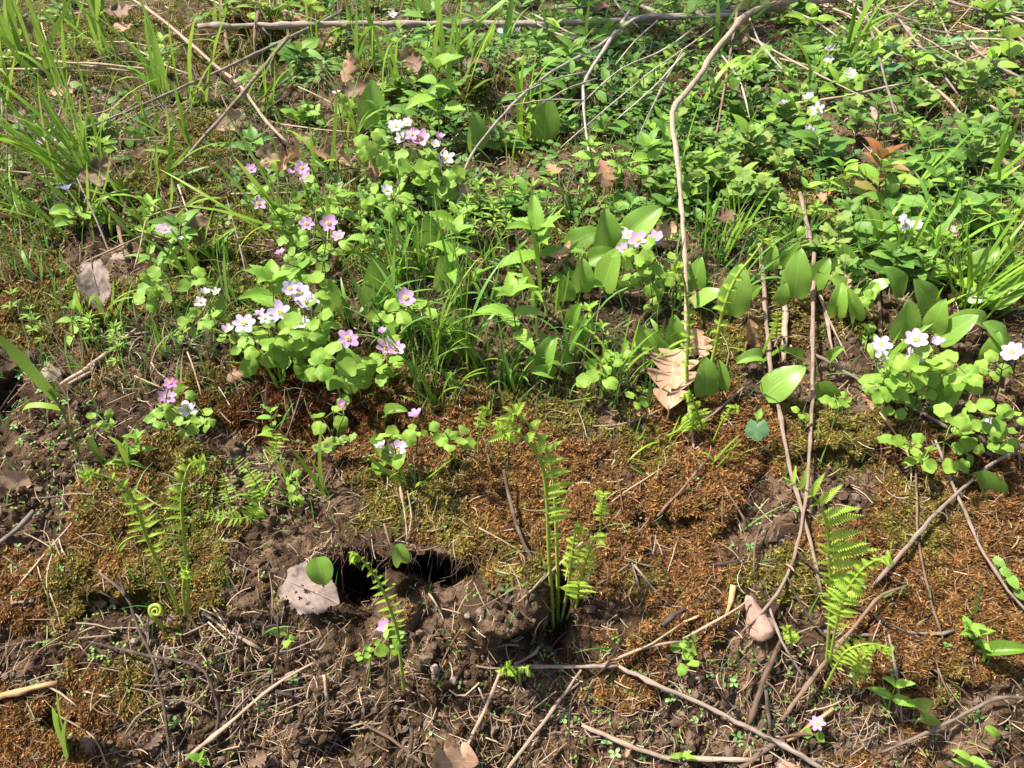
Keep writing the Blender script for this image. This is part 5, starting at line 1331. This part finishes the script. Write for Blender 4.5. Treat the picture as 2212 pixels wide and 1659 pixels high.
S([(1905, 1625), (2008, 1580), (2080, 1545), (2151, 1508), (2225, 1508)], 6, 10, 'greybark', .012, 'twig', 'kinked grey stick across the lower corner', shoots=2)
S([(1475, 1637), (1560, 1640), (1640, 1640)], 13, 12, 'tan', .006)
S([(1600, 1659), (1650, 1620), (1695, 1600)], 14, 13, 'brown', .006)
S([(1700, 1600), (1740, 1575), (1800, 1530)], 8, 8, 'orangewood', .008)
S([(1680, 1595), (1740, 1585), (1790, 1592)], 6, 6, 'brown', .006)
S([(1830, 1460), (1840, 1520), (1830, 1460)], 4, 4, 'brown', .006)
S([(1920, 1370), (1935, 1450), (1945, 1520), (1948, 1560)], 7, 6, 'greybark', .008)
S([(1975, 1590), (2000, 1640), (2030, 1670)], 4, 4, 'greybark', .006)
S([(1586, 1265), (1578, 1300), (1568, 1330)], 17, 9, 'orangewood', .004, 'twig', 'orange peeling twig piece beside the wedge stone', rough=.2)
S([(1475, 1380), (1540, 1345), (1600, 1310), (1618, 1295)], 6, 5, 'tan', .01)
S([(1475, 1345), (1510, 1330)], 7, 5, 'orangewood', .004)
S([(1780, 1365), (1840, 1370), (1900, 1372)], 10, 8, 'greybark', .004)
S([(1960, 1365), (2040, 1370), (2060, 1362)], 8, 7, 'greybark', .004)
S([(1430, 1350), (1462, 1325), (1480, 1315)], 11, 10, 'dark', .004, 'twig', 'short charred stick end on orange moss', rough=.2)
S([(1370, 1220), (1410, 1270), (1450, 1310)], 6, 5, 'greybark', .004)
S([(1365, 1215), (1378, 1260), (1390, 1300)], 4, 4, 'greybark', .004)
S([(1500, 1222), (1560, 1218), (1610, 1205)], 4, 5, 'dark', .005)
S([(1650, 1120), (1632, 1170), (1628, 1240)], 5, 5, 'brown', .012)
S([(1565, 1050), (1600, 1110), (1615, 1140)], 6, 5, 'brown', .006)
S([(1520, 1000), (1480, 1050), (1420, 1115)], 6, 6, 'brown', .008)
S([(1495, 920), (1540, 895), (1620, 825)], 5, 7, 'greybark', .008)
S([(1280, 920), (1350, 915), (1440, 880)], 4, 5, 'tan', .006)
S([(1440, 1005), (1340, 1070), (1320, 1085)], 4, 4, 'straw', .006)
# middle bottom
S([(1104, 1440), (1180, 1440), (1237, 1441), (1337, 1438)], 10, 9, 'greybark', .012, 'twig', 'level stick with charred end under the fern clump', shoots=2)
S([(1084, 1446), (1037, 1553), (980, 1670)], 8, 10, 'tan', .01, 'dead_stalk', 'straight tan stalk slanting to the bottom beside the oak leaf', 'dead stalk')
S([(1256, 1448), (1170, 1566), (1088, 1672)], 8, 10, 'tan', .012, 'dead_stalk', 'second tan stalk parallel to the one over the oak leaf', 'dead stalk')
S([(1300, 1436), (1390, 1400), (1475, 1385)], 8, 7, 'tan', .01, 'twig', 'tan stick slanting up over orange moss')
S([(1310, 1432), (1400, 1395), (1475, 1345)], 4, 5, 'straw', .012)
S([(1088, 1015), (1107, 1106), (1124, 1156), (1158, 1224)], 9, 10, 'dark', [.02, .015, .01, .004], 'twig', 'dark dead stem leaning into the clod by the tall fern', shoots=1)
S([(1257, 1566), (1337, 1600), (1404, 1626), (1475, 1648)], 12, 11, 'tan', .008, 'twig', 'thick tan stick with broken end near the bottom')
S([(1344, 1376), (1304, 1446), (1237, 1506), (1230, 1640)], 4, 5, 'dark', .015, 'twig', 'thin dark twig crossing the two tan stalks')
S([(777, 1558), (850, 1600), (925, 1660)], 7, 9, 'brown', .008)
S([(887, 1573), (890, 1600), (875, 1665)], 9, 8, 'dark', .012)
S([(1000, 1350), (960, 1420), (940, 1480)], 5, 4, 'brown', .006)
S([(1110, 1435), (1150, 1415), (1165, 1395)], 8, 7, 'tan', .006)
S([(1150, 1390), (1155, 1370), (1160, 1350)], 9, 7, 'dark', .006)
S([(1180, 1240), (1130, 1295), (1120, 1300)], 5, 4, 'straw', .01)
S([(1260, 1170), (1175, 1250), (1125, 1295)], 6, 5, 'straw', .012)
S([(1035, 1140), (1090, 1170), (1130, 1195)], 4, 4, 'straw', .008)
S([(970, 1490), (998, 1505), (1035, 1475)], 4, 4, 'straw', .006)
S([(937, 1200), (920, 1290), (915, 1320)], 4, 4, 'straw', .01)
S([(830, 1130), (845, 1180), (860, 1205)], 6, 5, 'brown', .012, phrase='hanging root')
S([(868, 1075), (875, 1110), (880, 1165)], 5, 4, 'tan', .014, phrase='hanging root')
S([(880, 1060), (890, 1120), (876, 1170)], 4, 4, 'tan', .014, phrase='hanging root')
S([(900, 1190), (930, 1185), (950, 1178)], 6, 4, 'brown', .012, phrase='hanging root')
# left bottom
S([(213, 1236), (273, 1286), (293, 1346), (330, 1423), (350, 1506), (368, 1630)], 7, 8, 'dark', [.004, .012, .015, .015, .012, .004], 'twig', 'long dark bent twig below the fiddlehead', shoots=3)
S([(258, 1240), (265, 1265), (273, 1290)], 6, 7, 'dark', .01)
S([(193, 1386), (320, 1416), (430, 1440), (463, 1500), (473, 1540), (460, 1606)], 6, 9, 'dark', [.004, .012, .018, .015, .012, .004], 'twig', 'hooked dark twig crossing the long dark bent one', shoots=2)
S([(600, 1330), (600, 1416), (587, 1466), (597, 1496), (623, 1496), (640, 1522)], 5, 8, 'dark', [.03, .025, .012, .008, .01, .004], 'twig', 'crooked black stem curling over the needle pile')
S([(603, 1413), (640, 1400), (693, 1376)], 5, 4, 'greybark', .014)
S([(-12, 1508), (60, 1490), (125, 1474)], 20, 14, 'orangewood', .006, 'wood_chunk', 'chunk of tan broken wood at the frame edge', 'wood', rough=.22)
S([(-10, 1178), (35, 1145), (72, 1104)], 14, 11, 'greybark', .008, 'twig', 'thick grey-brown stick at the frame edge below the oak leaf')
S([(40, 1264), (90, 1205), (155, 1130)], 6, 5, 'straw', .008)
S([(25, 1303), (75, 1297)], 9, 8, 'tan', .004)
S([(403, 1640), (483, 1573), (600, 1476), (690, 1425)], 13, 6, 'tan', .01, 'dead_stalk', 'long tan split stalk over the needle pile', 'dead stalk', rough=.15)
S([(265, 1596), (305, 1540), (383, 1510), (463, 1543)], 5, 4, 'greybark', .012)
S([(437, 1323), (490, 1360), (567, 1405)], 6, 8, 'tan', .006, 'dead_stalk', 'flat tan straw below the paired ferns', 'dead stalk')
S([(78, 1478), (120, 1490), (172, 1530)], 4, 4, 'straw', .006)
S([(115, 1540), (200, 1590), (235, 1665)], 5, 4, 'straw', .008)
S([(180, 1494), (240, 1506)], 5, 4, 'straw', .004)
S([(430, 1465), (350, 1482), (290, 1478)], 5, 4, 'brown', .008)
S([(320, 1330), (320, 1400)], 4, 4, 'greybark', .006)
S([(287, 1322), (305, 1340), (320, 1383)], 4, 3, 'greybark', .006)
S([(700, 1458), (703, 1480), (708, 1512)], 8, 7, 'straw', .004)
S([(620, 1240), (610, 1260), (600, 1290)], 9, 7, 'dark', .006)
S([(290, 1355 - 300), (330, 1085), (370, 1105)], 4, 3, 'straw', .006)
S([(560, 1040), (520, 1090), (505, 1110)], 8, 5, 'brown', .006)
# upper right: thatch of dry stalks and two rotten sticks
S([(1875, 228), (1895, 258), (1922, 298)], 24, 16, 'greybark', .01, 'rotten_stick', 'dark rotten stick stub among the small green leaves', 'stick', rough=.2)
S([(1764, 290), (1775, 312), (1790, 345)], 17, 12, 'brown', .01, 'rotten_stick', 'smaller rotten stick stub below two pale anemones', 'stick', rough=.2)
S([(2100, 310), (2148, 330), (2215, 400)], 15, 13, 'brown', .012, 'rotten_stick', 'brown stick partly hidden by leaves at the frame edge', 'stick')
for i in range(58):
    x, y = rng.uniform(1720, 2260), rng.uniform(-40, 230) * rng.uniform(.5, 1)
    a = rng.normal(0.25, .55) + (math.pi if rng.uniform() < .3 else 0); l = rng.uniform(80, 330)
    S([(x - math.cos(a) * l / 2, max(-95, y - math.sin(a) * l / 2)), (x, y + rng.uniform(-8, 8)), (x + math.cos(a) * l / 2, max(-95, y + math.sin(a) * l / 2))], rng.uniform(2.5, 7), rng.uniform(2, 5), random.choice(('straw', 'tan', 'straw', 'greybark')), rng.uniform(.02, .08))
S([(1998, 140), (2080, 190), (2168, 247)], 8, 6, 'tan', .03)
S([(1988, 167), (2050, 215), (2101, 283)], 7, 5, 'tan', .03)
for i in range(64):   # straws and thin stems among the upper left grass
    x, y = rng.uniform(-20, 760), rng.uniform(0, 560)
    a = rng.uniform(-.7, .7) + (1.2 if rng.uniform() < .35 else 0); l = rng.uniform(50, 210)
    S([(x - math.cos(a) * l / 2, max(-95, y - math.sin(a) * l / 2)), (x, y + rng.uniform(-8, 8)), (x + math.cos(a) * l / 2, y + math.sin(a) * l / 2)], rng.uniform(2.5, 5), rng.uniform(2, 4), random.choice(('straw', 'tan', 'dark', 'greybark', 'dark')), rng.uniform(.01, .06))
for i in range(30):
    x, y = rng.uniform(760, 2200), rng.uniform(300, 900)
    a = rng.uniform(-1.5, 1.5); l = rng.uniform(40, 130)
    S([(x - math.cos(a) * l / 2, y - math.sin(a) * l / 2), (x + rng.uniform(-6, 6), y + rng.uniform(-8, 8)), (x + math.cos(a) * l / 2, y + math.sin(a) * l / 2)], rng.uniform(2.5, 5), rng.uniform(2, 4), random.choice(('straw', 'tan', 'dark', 'brown')), rng.uniform(.003, .012))
for i in range(100):   # needles and short straws heaped on the lower bank
    cx, cy, rx, ry = random.choice([(560, 1500, 200, 130), (560, 1500, 200, 130), (470, 1370, 80, 50), (1150, 1560, 180, 90), (1600, 1580, 280, 80), (1950, 1450, 240, 180), (200, 1350, 180, 130), (1400, 1200, 200, 200), (330, 760, 180, 80), (80, 1200, 80, 200), (1050, 1330, 120, 130)])
    x, y = cx + rng.normal(0, .5) * rx, min(cy + rng.normal(0, .5) * ry, 1650)
    a = rng.uniform(0, 3.14) if cx != 560 else rng.normal(2.4, .6); l = rng.uniform(35, 110)
    S([(x - math.cos(a) * l / 2, y - math.sin(a) * l / 2), (x + rng.uniform(-5, 5), y + rng.uniform(-5, 5)), (x + math.cos(a) * l / 2, y + math.sin(a) * l / 2)], rng.uniform(3, 6), rng.uniform(2, 4), random.choice(('straw', 'tan', 'tan', 'brown', 'greybark')), rng.uniform(.002, .008), sides=5)

# ---- dead leaves
D = dead_leaf
D(1452, 810, 150, 80, 'oak', 0, 'big tan oak leaf standing beside the pale bent stalk', .04, .9, 1.0)
D(1415, 815, 80, 150, 'oakdark', 0, 'darker leaf half hidden behind the big tan oak leaf', .008, .4)
D(490, 262, 66, 30, 'oak', 1, 'curled pinkish oak leaf under the straight tan stalk', .01, .6)
D(425, 485, 74, -60, 'oakdark', 0, 'brown oak leaf beside a pale herb', .008, .7)
D(215, 378, 84, 15, 'oakdark', 1, 'dark oak leaf caught in the fountain of fine grass', .05, .8)
D(590, 350, 70, 140, 'oak', 3, 'curled tan leaf under four pink flowers', .012, .5)
D(620, 345, 60, 40, 'oak', 2, 'second curled tan leaf beside the first under pink flowers', .012, .5)
D(700, 330, 60, 10, 'oak', 0, 'flat tan leaf behind the grass beside pink flowers', .01, .5)
D(757, 150, 60, 60, 'oak', 3, 'bright tan oak leaf among upright stems', .02, .6)
D(775, 190, 66, 200, 'oakdark', 0, 'dark leaf below the bright tan oak leaf', .008, .5)
D(880, 125, 70, 20, 'oak', 2, 'tan curled leaf behind the tall serrated herb', .012, .5)
D(900, 140, 54, 100, 'oakdark', 1, 'dark curled leaf behind the tall serrated herb', .012, .5)
D(1005, 428, 62, -60, 'deadoval', 0, 'pale grey oval leaf among anemone leaves', .02, .9, 1.2)
D(1305, 372, 60, -75, 'oak', 0, 'upright tan oak leaf between serrated herbs', .012, .8)
D(1195, 370, 50, -70, 'oak', 1, 'tan leaf behind whorled bedstraw', .012, .6)
D(805, 360, 66, -80, 'oak', 2, 'tan leaf standing among upper anemone leaves', .012, .6)
D(745, 350, 56, -60, 'oak', 3, 'curled tan leaf at the edge of upper anemones', .012, .6)
D(800, 265, 44, 10, 'oak', 0, 'small brown leaf under a broad leaf', .008, .5)
D(1690, 1140, 72, -50, 'oak', 0, 'flat tan oak leaf fragment between the sticks', .006, .6, 1.1)
D(1622, 725, 76, -80, 'oak', 2, 'pointed tan oak leaf hanging between stalks', .015, .8)
D(1510, 740, 70, -70, 'oak', 1, 'tan oak leaf behind the coiling fern', .01, .6)
D(1505, 640, 40, 60, 'oak', 3, 'small orange leaf beside the pale branch', .01, .6)
D(18, 1035, 96, 165, 'oak', 1, 'torn tan oak leaf at the frame edge', .01, .7, 1.2)
D(975, 1640, 120, 170, 'oak', 3, 'broad tan oak leaf at the bottom under a stalk', .012, .7, 1.1)
D(965, 1545, 54, 60, 'oak', 0, 'small curved oak leaf above the bottom one', .008, .6)
D(1358, 1612, 46, 70, 'oak', 2, 'small curled leaf against the thick tan stick', .008, .6)
D(865, 1068, 46, -80, 'deadoval', 1, 'crumpled orange leaf on the turf lip', .012, .8, 2.2)
D(1590, 198, 60, -20, 'oakdark', 0, 'brown leaf beside the thin red-brown stem', .012, .7)
D(8, 465, 40, 10, 'deadoval', 1, 'curled reddish leaf at the frame edge', .008, .5, 2)
D(1215, 545, 54, 10, 'oak', 3, 'tan leaf under a slanting broad leaf', .008, .5)
D(1430, 500, 60, 20, 'oak', 0, 'tan leaf behind broad lily leaves', .01, .6)
D(2062, 492, 44, 80, 'deadoval', 0, 'brown oval leaf in the dark leaves', .012, .7)
D(510, 812, 44, 30, 'oak', 3, 'crumpled brown scrap below the largest anemone clump', .01, .6)
D(1100, 1140, 40, 30, 'oak', 2, 'small pale torn leaf beside the dark dead stem', .008, .6)
D(1130, 1210, 44, -60, 'deadoval', 1, 'rolled brown leaf strip at the foot of the dark stem', .008, .6, 1.2)
D(1820, 660 - 40, 50, 60, 'oak', 1, 'pale dead leaf behind broad leaves right of the tall stalks', .01, .6)
D(2010, 640 + 10, 40, 60, 'deadoval', 0, 'small pale leaf in the grass spray', .012, .6)
D(1890, 870, 70, -40, 'oak', 2, 'rolled brown leaf under the diagonal stick', .006, .5)
D(60, 1290, 40, 60, 'deadoval', 1, 'rolled brown leaf at the left litter', .006, .6, 1.6)
D(200, 1610, 60, -30, 'oakdark', 0, 'dull leaf in litter beside the twin grass blades', .006, .5)
D(330, 1600, 44, 50, 'oakdark', 1, 'dark leaf scrap at the foot of the bent twig', .006, .5)
D(1705, 1222, 30, 120, 'deadoval', 1, 'small brown folded leaf on the stalk over the stone', .012, .6, 2)
D(55, 60, 70, 30, 'oakdark', 0, 'dark leaf in the shaded top corner', .012, .5)
D(255, 30, 60, 20, 'oakdark', 1, 'brown leaf under the top grass', .012, .5)
D(265, 62, 50, -40, 'oak', 1, 'pale curled leaf below the top straw', .012, .5)
D(640, 40, 60, -40, 'oak', 2, 'tan leaf lodged behind upright stems', .012, .5)
D(130, 195, 44, 20, 'oak', 0, 'small tan leaf under a crinkled green one', .012, .5)
D(400, 375, 50, -80, 'deadoval', 1, 'narrow rolled tan leaf in a tangle of straw', .01, .6, 1.6)
D(60, 395, 60, -40, 'oak', 1, 'pale torn leaf left of the violet plant', .008, .5)
for i, (x, y, l, a, k) in enumerate([(1020, 130, 50, 20, 'oakdark'), (1290, 20, 60, 30, 'oak'), (1600, 95, 50, 10, 'oakdark'), (1960, 90, 60, 40, 'oak'), (1870, 190, 50, 20, 'oakdark'), (1980, 210, 50, -30, 'oakdark'), (1780, 420, 44, 70, 'oak'), (1950, 300, 50, -30, 'oak'), (1470, 170, 50, 20, 'oak'),
                                   (660, 300, 44, 10, 'oakdark'), (1120, 40, 50, 20, 'oak'), (1560, 470, 50, 30, 'oakdark'), (30, 250, 50, 20, 'oakdark'), (2110, 130, 50, 20, 'oak'), (560, 1640, 50, 20, 'oakdark'), (1420, 1560, 44, 80, 'oakdark'), (1250, 90, 54, 10, 'oakdark'), (700, 90, 50, 60, 'oak')]):
    D(x, y, l, a, k, phrase='dead brown leaf in the undergrowth')
# the upright grey-pink leaf and the gnawed grey one (with holes eaten through it)
def sheet_leaf(name, mat, prof, W, holes, seed, fold=.12, warp=.07, droop=.5, n=44, k=30):
    """broad dead leaf as a fine sheet with warped blade, toothed edge and eaten holes"""
    V, U, keep = [], [], []
    for i in range(n):
        t = i / (n - 1); th = droop * t
        for j in range(k):
            q = j / (k - 1) * 2 - 1
            edge = 1 + (.05 * math.sin(t * 95 + 2 * q) + .05 * math.sin(t * 19 + seed + q)) * abs(q) ** 6
            x = q * W * float(prof(np.array(t))) * edge
            y = t - .05 * abs(q) ** 3
            z = fold * abs(x) - .35 * droop * t * t + warp * (float(fbm(np.array(x * 3.1 + seed), np.array(y * 3.1), 3, seed)) - .5) * 2.2 + .10 * abs(q) ** 4 * (float(vnoise(np.array(t * 4.0), np.array(q + 3.), seed + 3)) - .4)
            V.append((x, y, z)); U.append((x + .5, y))
    for i in range(n - 1):
        for j in range(k - 1):
            f = (i * k + j, i * k + j + 1, (i + 1) * k + j + 1, (i + 1) * k + j)
            c = np.mean([V[a][:2] for a in f], 0)
            r_ = 1 + .5 * math.sin(c[0] * 60) * math.cos(c[1] * 70)
            if any((c[0] - hx) ** 2 + (c[1] - hy) ** 2 < (hr * r_) ** 2 for hx, hy, hr in holes): continue
            keep.append(f)
    return make_mesh(name, V, keep, mat, True, U)
asp = lambda t: np.sin(np.pi * np.clip(t * .96 + .03, 0, 1) ** .8) ** .55
B = G(678, 1268); m_ = mpp(gpz[gi(678, 1268)])
gn = obj('dead_leaf', sheet_leaf('gnawed_leaf', M['deadgrey'], asp, .5, [(.05, .42, .05), (.2, .36, .035), (.14, .25, .03), (.26, .5, .03), (-.02, .3, .022), (.3, .62, .02), (-.2, .62, .02), (.52, .35, .07), (.2, .95, .08), (-.5, .5, .06), (.45, .75, .08), (.42, .15, .1), (.0, .52, .02)], 4, .1, .035, .25),
         None, frame(B + tocam(B) * .022 + np.array([-.026, -.004, .014]), np.array([.86, -.1, -.42]), tocam(B) + UP * .3 + np.array([-.15, 0, 0]), 100 * m_, 122 * m_, 110 * m_))
g = Geo(); g.tube(np.array([(0, -.2, -.03), (.0, -.05, .02), (0, .1, .01), (.0, .5, .012), (.02, .9, -.05)]), [.012, .012, .012, .008, .003], 5)
obj('midrib', g.mesh('midrib', M['tan']), gn)
tag(gn, 'grey gnawed dead leaf with holes at the burrow edge', 'dead leaf', 'dead leaves')

B = G(205, 640); m_ = mpp(gpz[gi(205, 640)])
p0_ = on_plane(198, 566, B[1] - .004)
gl = obj('dead_leaf', sheet_leaf('upright_leaf', M['deadgrey'], lambda t: np.sin(np.pi * np.clip(t * .9 + .06, 0, 1) ** .9) ** .45, .36, [(-.2, .95, .12), (.32, .15, .1)], 9, .2, .05, .3),
         None, frame(p0_, np.array([.12, -.45, -1]), tocam(B) * .6 + UP * .7 + np.array([-.35, 0, 0]), 92 * m_, 96 * m_, 92 * m_))
g = Geo(); g.tube(np.array([(0, -.12, -.0), (.0, .1, .02), (.0, .5, .0), (.02, .9, -.1)]), [.012, .012, .008, .003], 5)
obj('midrib', g.mesh('midrib', M['brown']), gl)
tag(gl, 'pinkish grey dead leaf standing upright on the left bank', 'dead leaf', 'dead leaves')
# ---- stones
def stone(cx, cy, prof, L, ang, col, label, flat=.7, lift=.4):
    B = G(cx, cy); n = Gn(cx, cy); m = mpp(gpz[gi(cx, cy)])
    a = math.radians(ang); nn = nrm(n + tocam(B) * .5)
    tx = np.array([1., 0, 0]); ty = nrm(np.cross(nn, tx)); tx = np.cross(ty, nn)
    ax = tx * math.cos(a) + ty * math.sin(a); sx = np.cross(ax, nn)
    V, U = [], []; R, Sd = 22, 26
    for i in range(R):
        u = i / (R - 1); r_ = np.interp(u, [q[0] for q in prof], [q[1] for q in prof]) * m
        cen = B + ax * (u - .5) * L * m + nn * r_ * flat * lift
        for j in range(Sd):
            b = 2 * math.pi * j / Sd
            k = 1 + .12 * math.sin(3 * b + u * 5) + .07 * math.sin(7 * b + 9 * u) + rng.normal(0, .018)
            V.append(cen + sx * math.cos(b) * r_ * k + nn * math.sin(b) * r_ * k * flat); U.append((j / Sd, u))
    F_ = [(i * Sd + j, i * Sd + (j + 1) % Sd, (i + 1) * Sd + (j + 1) % Sd, (i + 1) * Sd + j) for i in range(R - 1) for j in range(Sd)]
    mt, nt, b_, out = base_mat('stone')
    tc = nd(nt, 'ShaderNodeTexCoord'); nz = nd(nt, 'ShaderNodeTexNoise'); nz.inputs['Scale'].default_value = 130; nz.inputs['Detail'].default_value = 9
    nt.links.new(tc.outputs['Object'], nz.inputs['Vector'])
    nt.links.new(mixrgb(nt, tuple(c * .6 for c in col), tuple(min(1, c * 1.35) for c in col), nz.outputs['Fac']), b_.inputs['Base Color'])
    b_.inputs['Roughness'].default_value = .85
    bp = nd(nt, 'ShaderNodeBump'); bp.inputs['Strength'].default_value = .6; bp.inputs['Distance'].default_value = .003
    nt.links.new(nz.outputs['Fac'], bp.inputs['Height']); nt.links.new(bp.outputs[0], b_.inputs['Normal'])
    o = obj('stone', make_mesh('stone', np.array(V) - B, F_, mt, True, U), None, Matrix.Translation(Vector(B)))
    tag(o, label, 'stone')
stone(1630, 1332, [(0, 1), (.06, 9), (.3, 15), (.55, 24), (.75, 33), (.9, 30), (.97, 16), (1, 1)], 100, -68, (.36, .22, .17), 'pink wedge-shaped stone under the slanting stalk', .8, .5)
stone(112, 815, [(0, 1), (.1, 14), (.5, 21), (.9, 14), (1, 1)], 50, -20, (.25, .19, .14), 'grey-brown rounded stone by the broken stalk')
stone(262, 562, [(0, 1), (.1, 11), (.5, 17), (.9, 12), (1, 1)], 52, 10, (.28, .2, .16), 'flat pale stone beside the ragged forked stick')
stone(1692, 1662, [(0, 1), (.1, 14), (.5, 20), (.9, 14), (1, 1)], 80, 5, (.34, .2, .14), 'pink stone cut by the bottom edge')
for i, (x, y, r_) in enumerate([(372, 1335, 11), (1550, 1322, 9), (1470, 1095, 7), (1305, 1122, 6), (1385, 1120, 5), (468, 1100, 10), (140, 1575, 8), (150, 1520, 7), (290, 1385, 8), (1010, 1330, 8), (960, 1270, 9), (1650, 1150, 7), (550, 1345, 8), (1690, 1170, 6), (940, 1445, 12), (980, 1470, 10)]):
    o = stone(x, y, [(0, .5), (.12, r_ * .6), (.5, r_ * .8), (.88, r_ * .6), (1, .5)], r_ * 2, 20 * i, (.22, .17, .14) if i % 2 else (.3, .24, .2), None)
    st = [q for q in bpy.data.objects if q.name.startswith('stone')][-1]
for o in [q for q in COL.objects if q.name.startswith('stone') and 'label' not in q.keys()]:
    px_, py_, _ = project(np.array(o.location)); auto(o, 'small rounded pebble', 'pebble', 'pebbles on the bank', float(px_), float(py_))

# ---- the many small leafy plants of the upper bank
def region(n, f, ymin, ymax):
    w = np.where(inner, f, 0)
    _, _, r_, c_ = scatter(n, np.clip(w, 0, 1), ymin, ymax)
    return GPX[r_, c_], GPY[r_, c_]
dens = np.clip(smooth(1050, 1500, PXs) * smooth(640, 420, PYs) + .25 * smooth(560, 300, PYs) * smooth(300, 800, PXs) + .5 * smooth(150, 40, PYs) * smooth(350, 800, PXs) + .5 * ell(2000, 450, 260, 200) + .07, 0, 1) * (1 - .65 * ell(2090, 90, 220, 120))
xs_, ys_ = region(330, dens, -20, 660)
for i, (x, y) in enumerate(zip(xs_, ys_)):
    if not (-40 < x < 2250): continue
    sc_ = .8 + .2 * smooth(0, 450, y)
    k = rng.uniform()
    h = rng.uniform(24, 84) * sc_
    bright = rng.uniform() < .33
    if k > .86:
        lobed((x, y), (x + rng.normal(0, 8), y - h), rng.uniform(30, 46) * sc_, 2); continue
    herb((x, y), (x + rng.normal(0, 10), y - h), 'ovate2' if bright else 'ovate', rng.choice((30, 42, 56, 78)) * rng.uniform(.85, 1.15) * sc_, int(rng.integers(1, 4)), 3 if k < .6 else 2,
         'small bright green opposite-leaved plant' if bright else 'small dark green opposite-leaved plant', 'leafy_plant', 'plant', 'small leafy plants of the upper bank', None, 'redstem' if k < .5 else 'stem', .9, .3, False, 2, .75)
# sparse low round-leaved plants
dens2 = np.clip(.5 * smooth(900, 500, PYs) * smooth(450, 800, PXs) + .1, 0, 1)
xs_, ys_ = region(46, dens2, 40, 900)
for i, (x, y) in enumerate(zip(xs_, ys_)):
    if not (-40 < x < 2250): continue
    anemone((x, y + 14), [], [(x, y - rng.uniform(4, 26), 22, 12, int(rng.integers(1, 4)))], 'low flowerless plant with round leaflets', None, rng.uniform(18, 28) * (.6 + .4 * float(smooth(0, 500, y))), 'plant', 'flowerless round-leaved plants')
# seedlings: pairs of oval seed leaves on the lower bank
SEED = []
def seedling_mesh(i):
    r = np.random.default_rng(i + 50); g = Geo()
    for s in range(2 if i < 3 else 4):
        a = s * math.pi / (1 if i < 3 else 2) + r.uniform(-.3, .3)
        d = np.array([math.cos(a), math.sin(a), .15]); sd = np.array([-math.sin(a), math.cos(a), 0])
        L = r.uniform(.8, 1.1); V = []; 
        for u, w in ((.0, .05), (.25, .24), (.55, .32), (.85, .22), (1, .05)):
            c = d * (.12 + u) * L + np.array([0, 0, .25 + .25 * u - .35 * u * u])
            V += [c - sd * w, c + np.array([0, 0, -.05]), c + sd * w]
        F_ = []
        for k in range(4):
            for j in range(2):
                b = k * 3 + j; F_ += [(b, b + 1, b + 4), (b, b + 4, b + 3)]
        g.add(np.array(V), np.array(F_))
    g.tube(np.array([(0, 0, -.5), (.05, 0, 0), (0, 0, .3)]), .05, 4)
    return g.mesh('seedling', M['seed'])
M['seed'] = leaf_mat('seed_leaf', (.15, .32, .09), (.26, .44, .14), .3, .45, .35)
seedm = [seedling_mesh(i) for i in range(5)]
wseed = np.clip(.15 + .8 * ell(1480, 1530, 420, 110) + .5 * ell(300, 1420, 260, 150) + .7 * ell(150, 1000, 170, 130) + .4 * ell(1900, 1500, 300, 130) + .4 * ell(120, 1130, 140, 120) + .5 * ell(520, 1080, 160, 80) + .3 * ell(1640, 1130, 80, 80), 0, 1)
_, _, r_, c_ = scatter(250, wseed * inner, 780, 1680)
for i in range(len(r_)):
    p = P[r_[i], c_[i]]; n = NG[r_[i], c_[i]]; x, y = float(GPX[r_[i], c_[i]]), float(GPY[r_[i], c_[i]])
    if not (0 < x < FW and y < FH): continue
    s = rng.uniform(6.5, 12) * mpp(.8)
    t = nrm(np.cross(n, rv())); o = obj('seedling', random.choice(seedm), None, frame(p + n * s * .35, t, nrm(n + UP * .4 + tocam(p) * .5 + rv(.25)), s))
    auto(o, 'tiny green seedling', 'seedling', 'tiny seedlings on the lower bank', x, y)

# ---- the sapling added unseen above the picture to shade the top of the bank
TB = np.array([-.12, 3.05, 0.]); TB[2] = Gz(TB)
sap = root_at('sapling', TB)
def limb(pts, r0, r1, name, parent):
    q = catmull([np.array(p_) - TB for p_ in pts], 8)
    V, F_, U = tube_geo(q, np.linspace(r0, r1, len(q)), 8, .05)
    return obj(name, make_mesh(name, V, F_, M['greybark'], True, U), parent), q
tr, tq = limb([TB - UP * .03, TB + np.array([.03, -.05, .5]), TB + np.array([-.02, -.1, 1.0]), TB + np.array([.05, -.15, 1.5])], .022, .012, 'trunk', sap)
for bi, pts in enumerate([[(-.14, 2.95, 1.35), (-.2, 2.5, 1.5), (-.18, 2.0, 1.42), (-.13, 1.72, 1.28)], [(-.1, 2.9, 1.7), (.05, 2.4, 1.75), (.03, 2.0, 1.55), (.02, 1.78, 1.42)], [(-.1, 2.92, 1.6), (-.5, 2.5, 1.7), (-.55, 2.15, 1.55)], [(-.1, 2.9, 1.5), (-.3, 2.4, 1.6), (-.34, 2.0, 1.5), (-.32, 1.74, 1.36)]]):
    lm, q = limb(pts, .008, .002, 'limb', sap)
    for k in range(75):
        c = q[int(rng.uniform(.25, 1) ** .6 * (len(q) - 1))] + rv(.065)
        d = nrm(np.array([rng.normal(), rng.normal(), -.2]))
        L = rng.uniform(.045, .085)
        obj('leaf', random.choice(LIB['ovate']), lm, frame(c, d, nrm(UP + rv(.3)), L * 1.2, L))
tag(sap, 'slim leafy sapling added unseen behind the bank to shade its top', 'tree')

finish_labels()
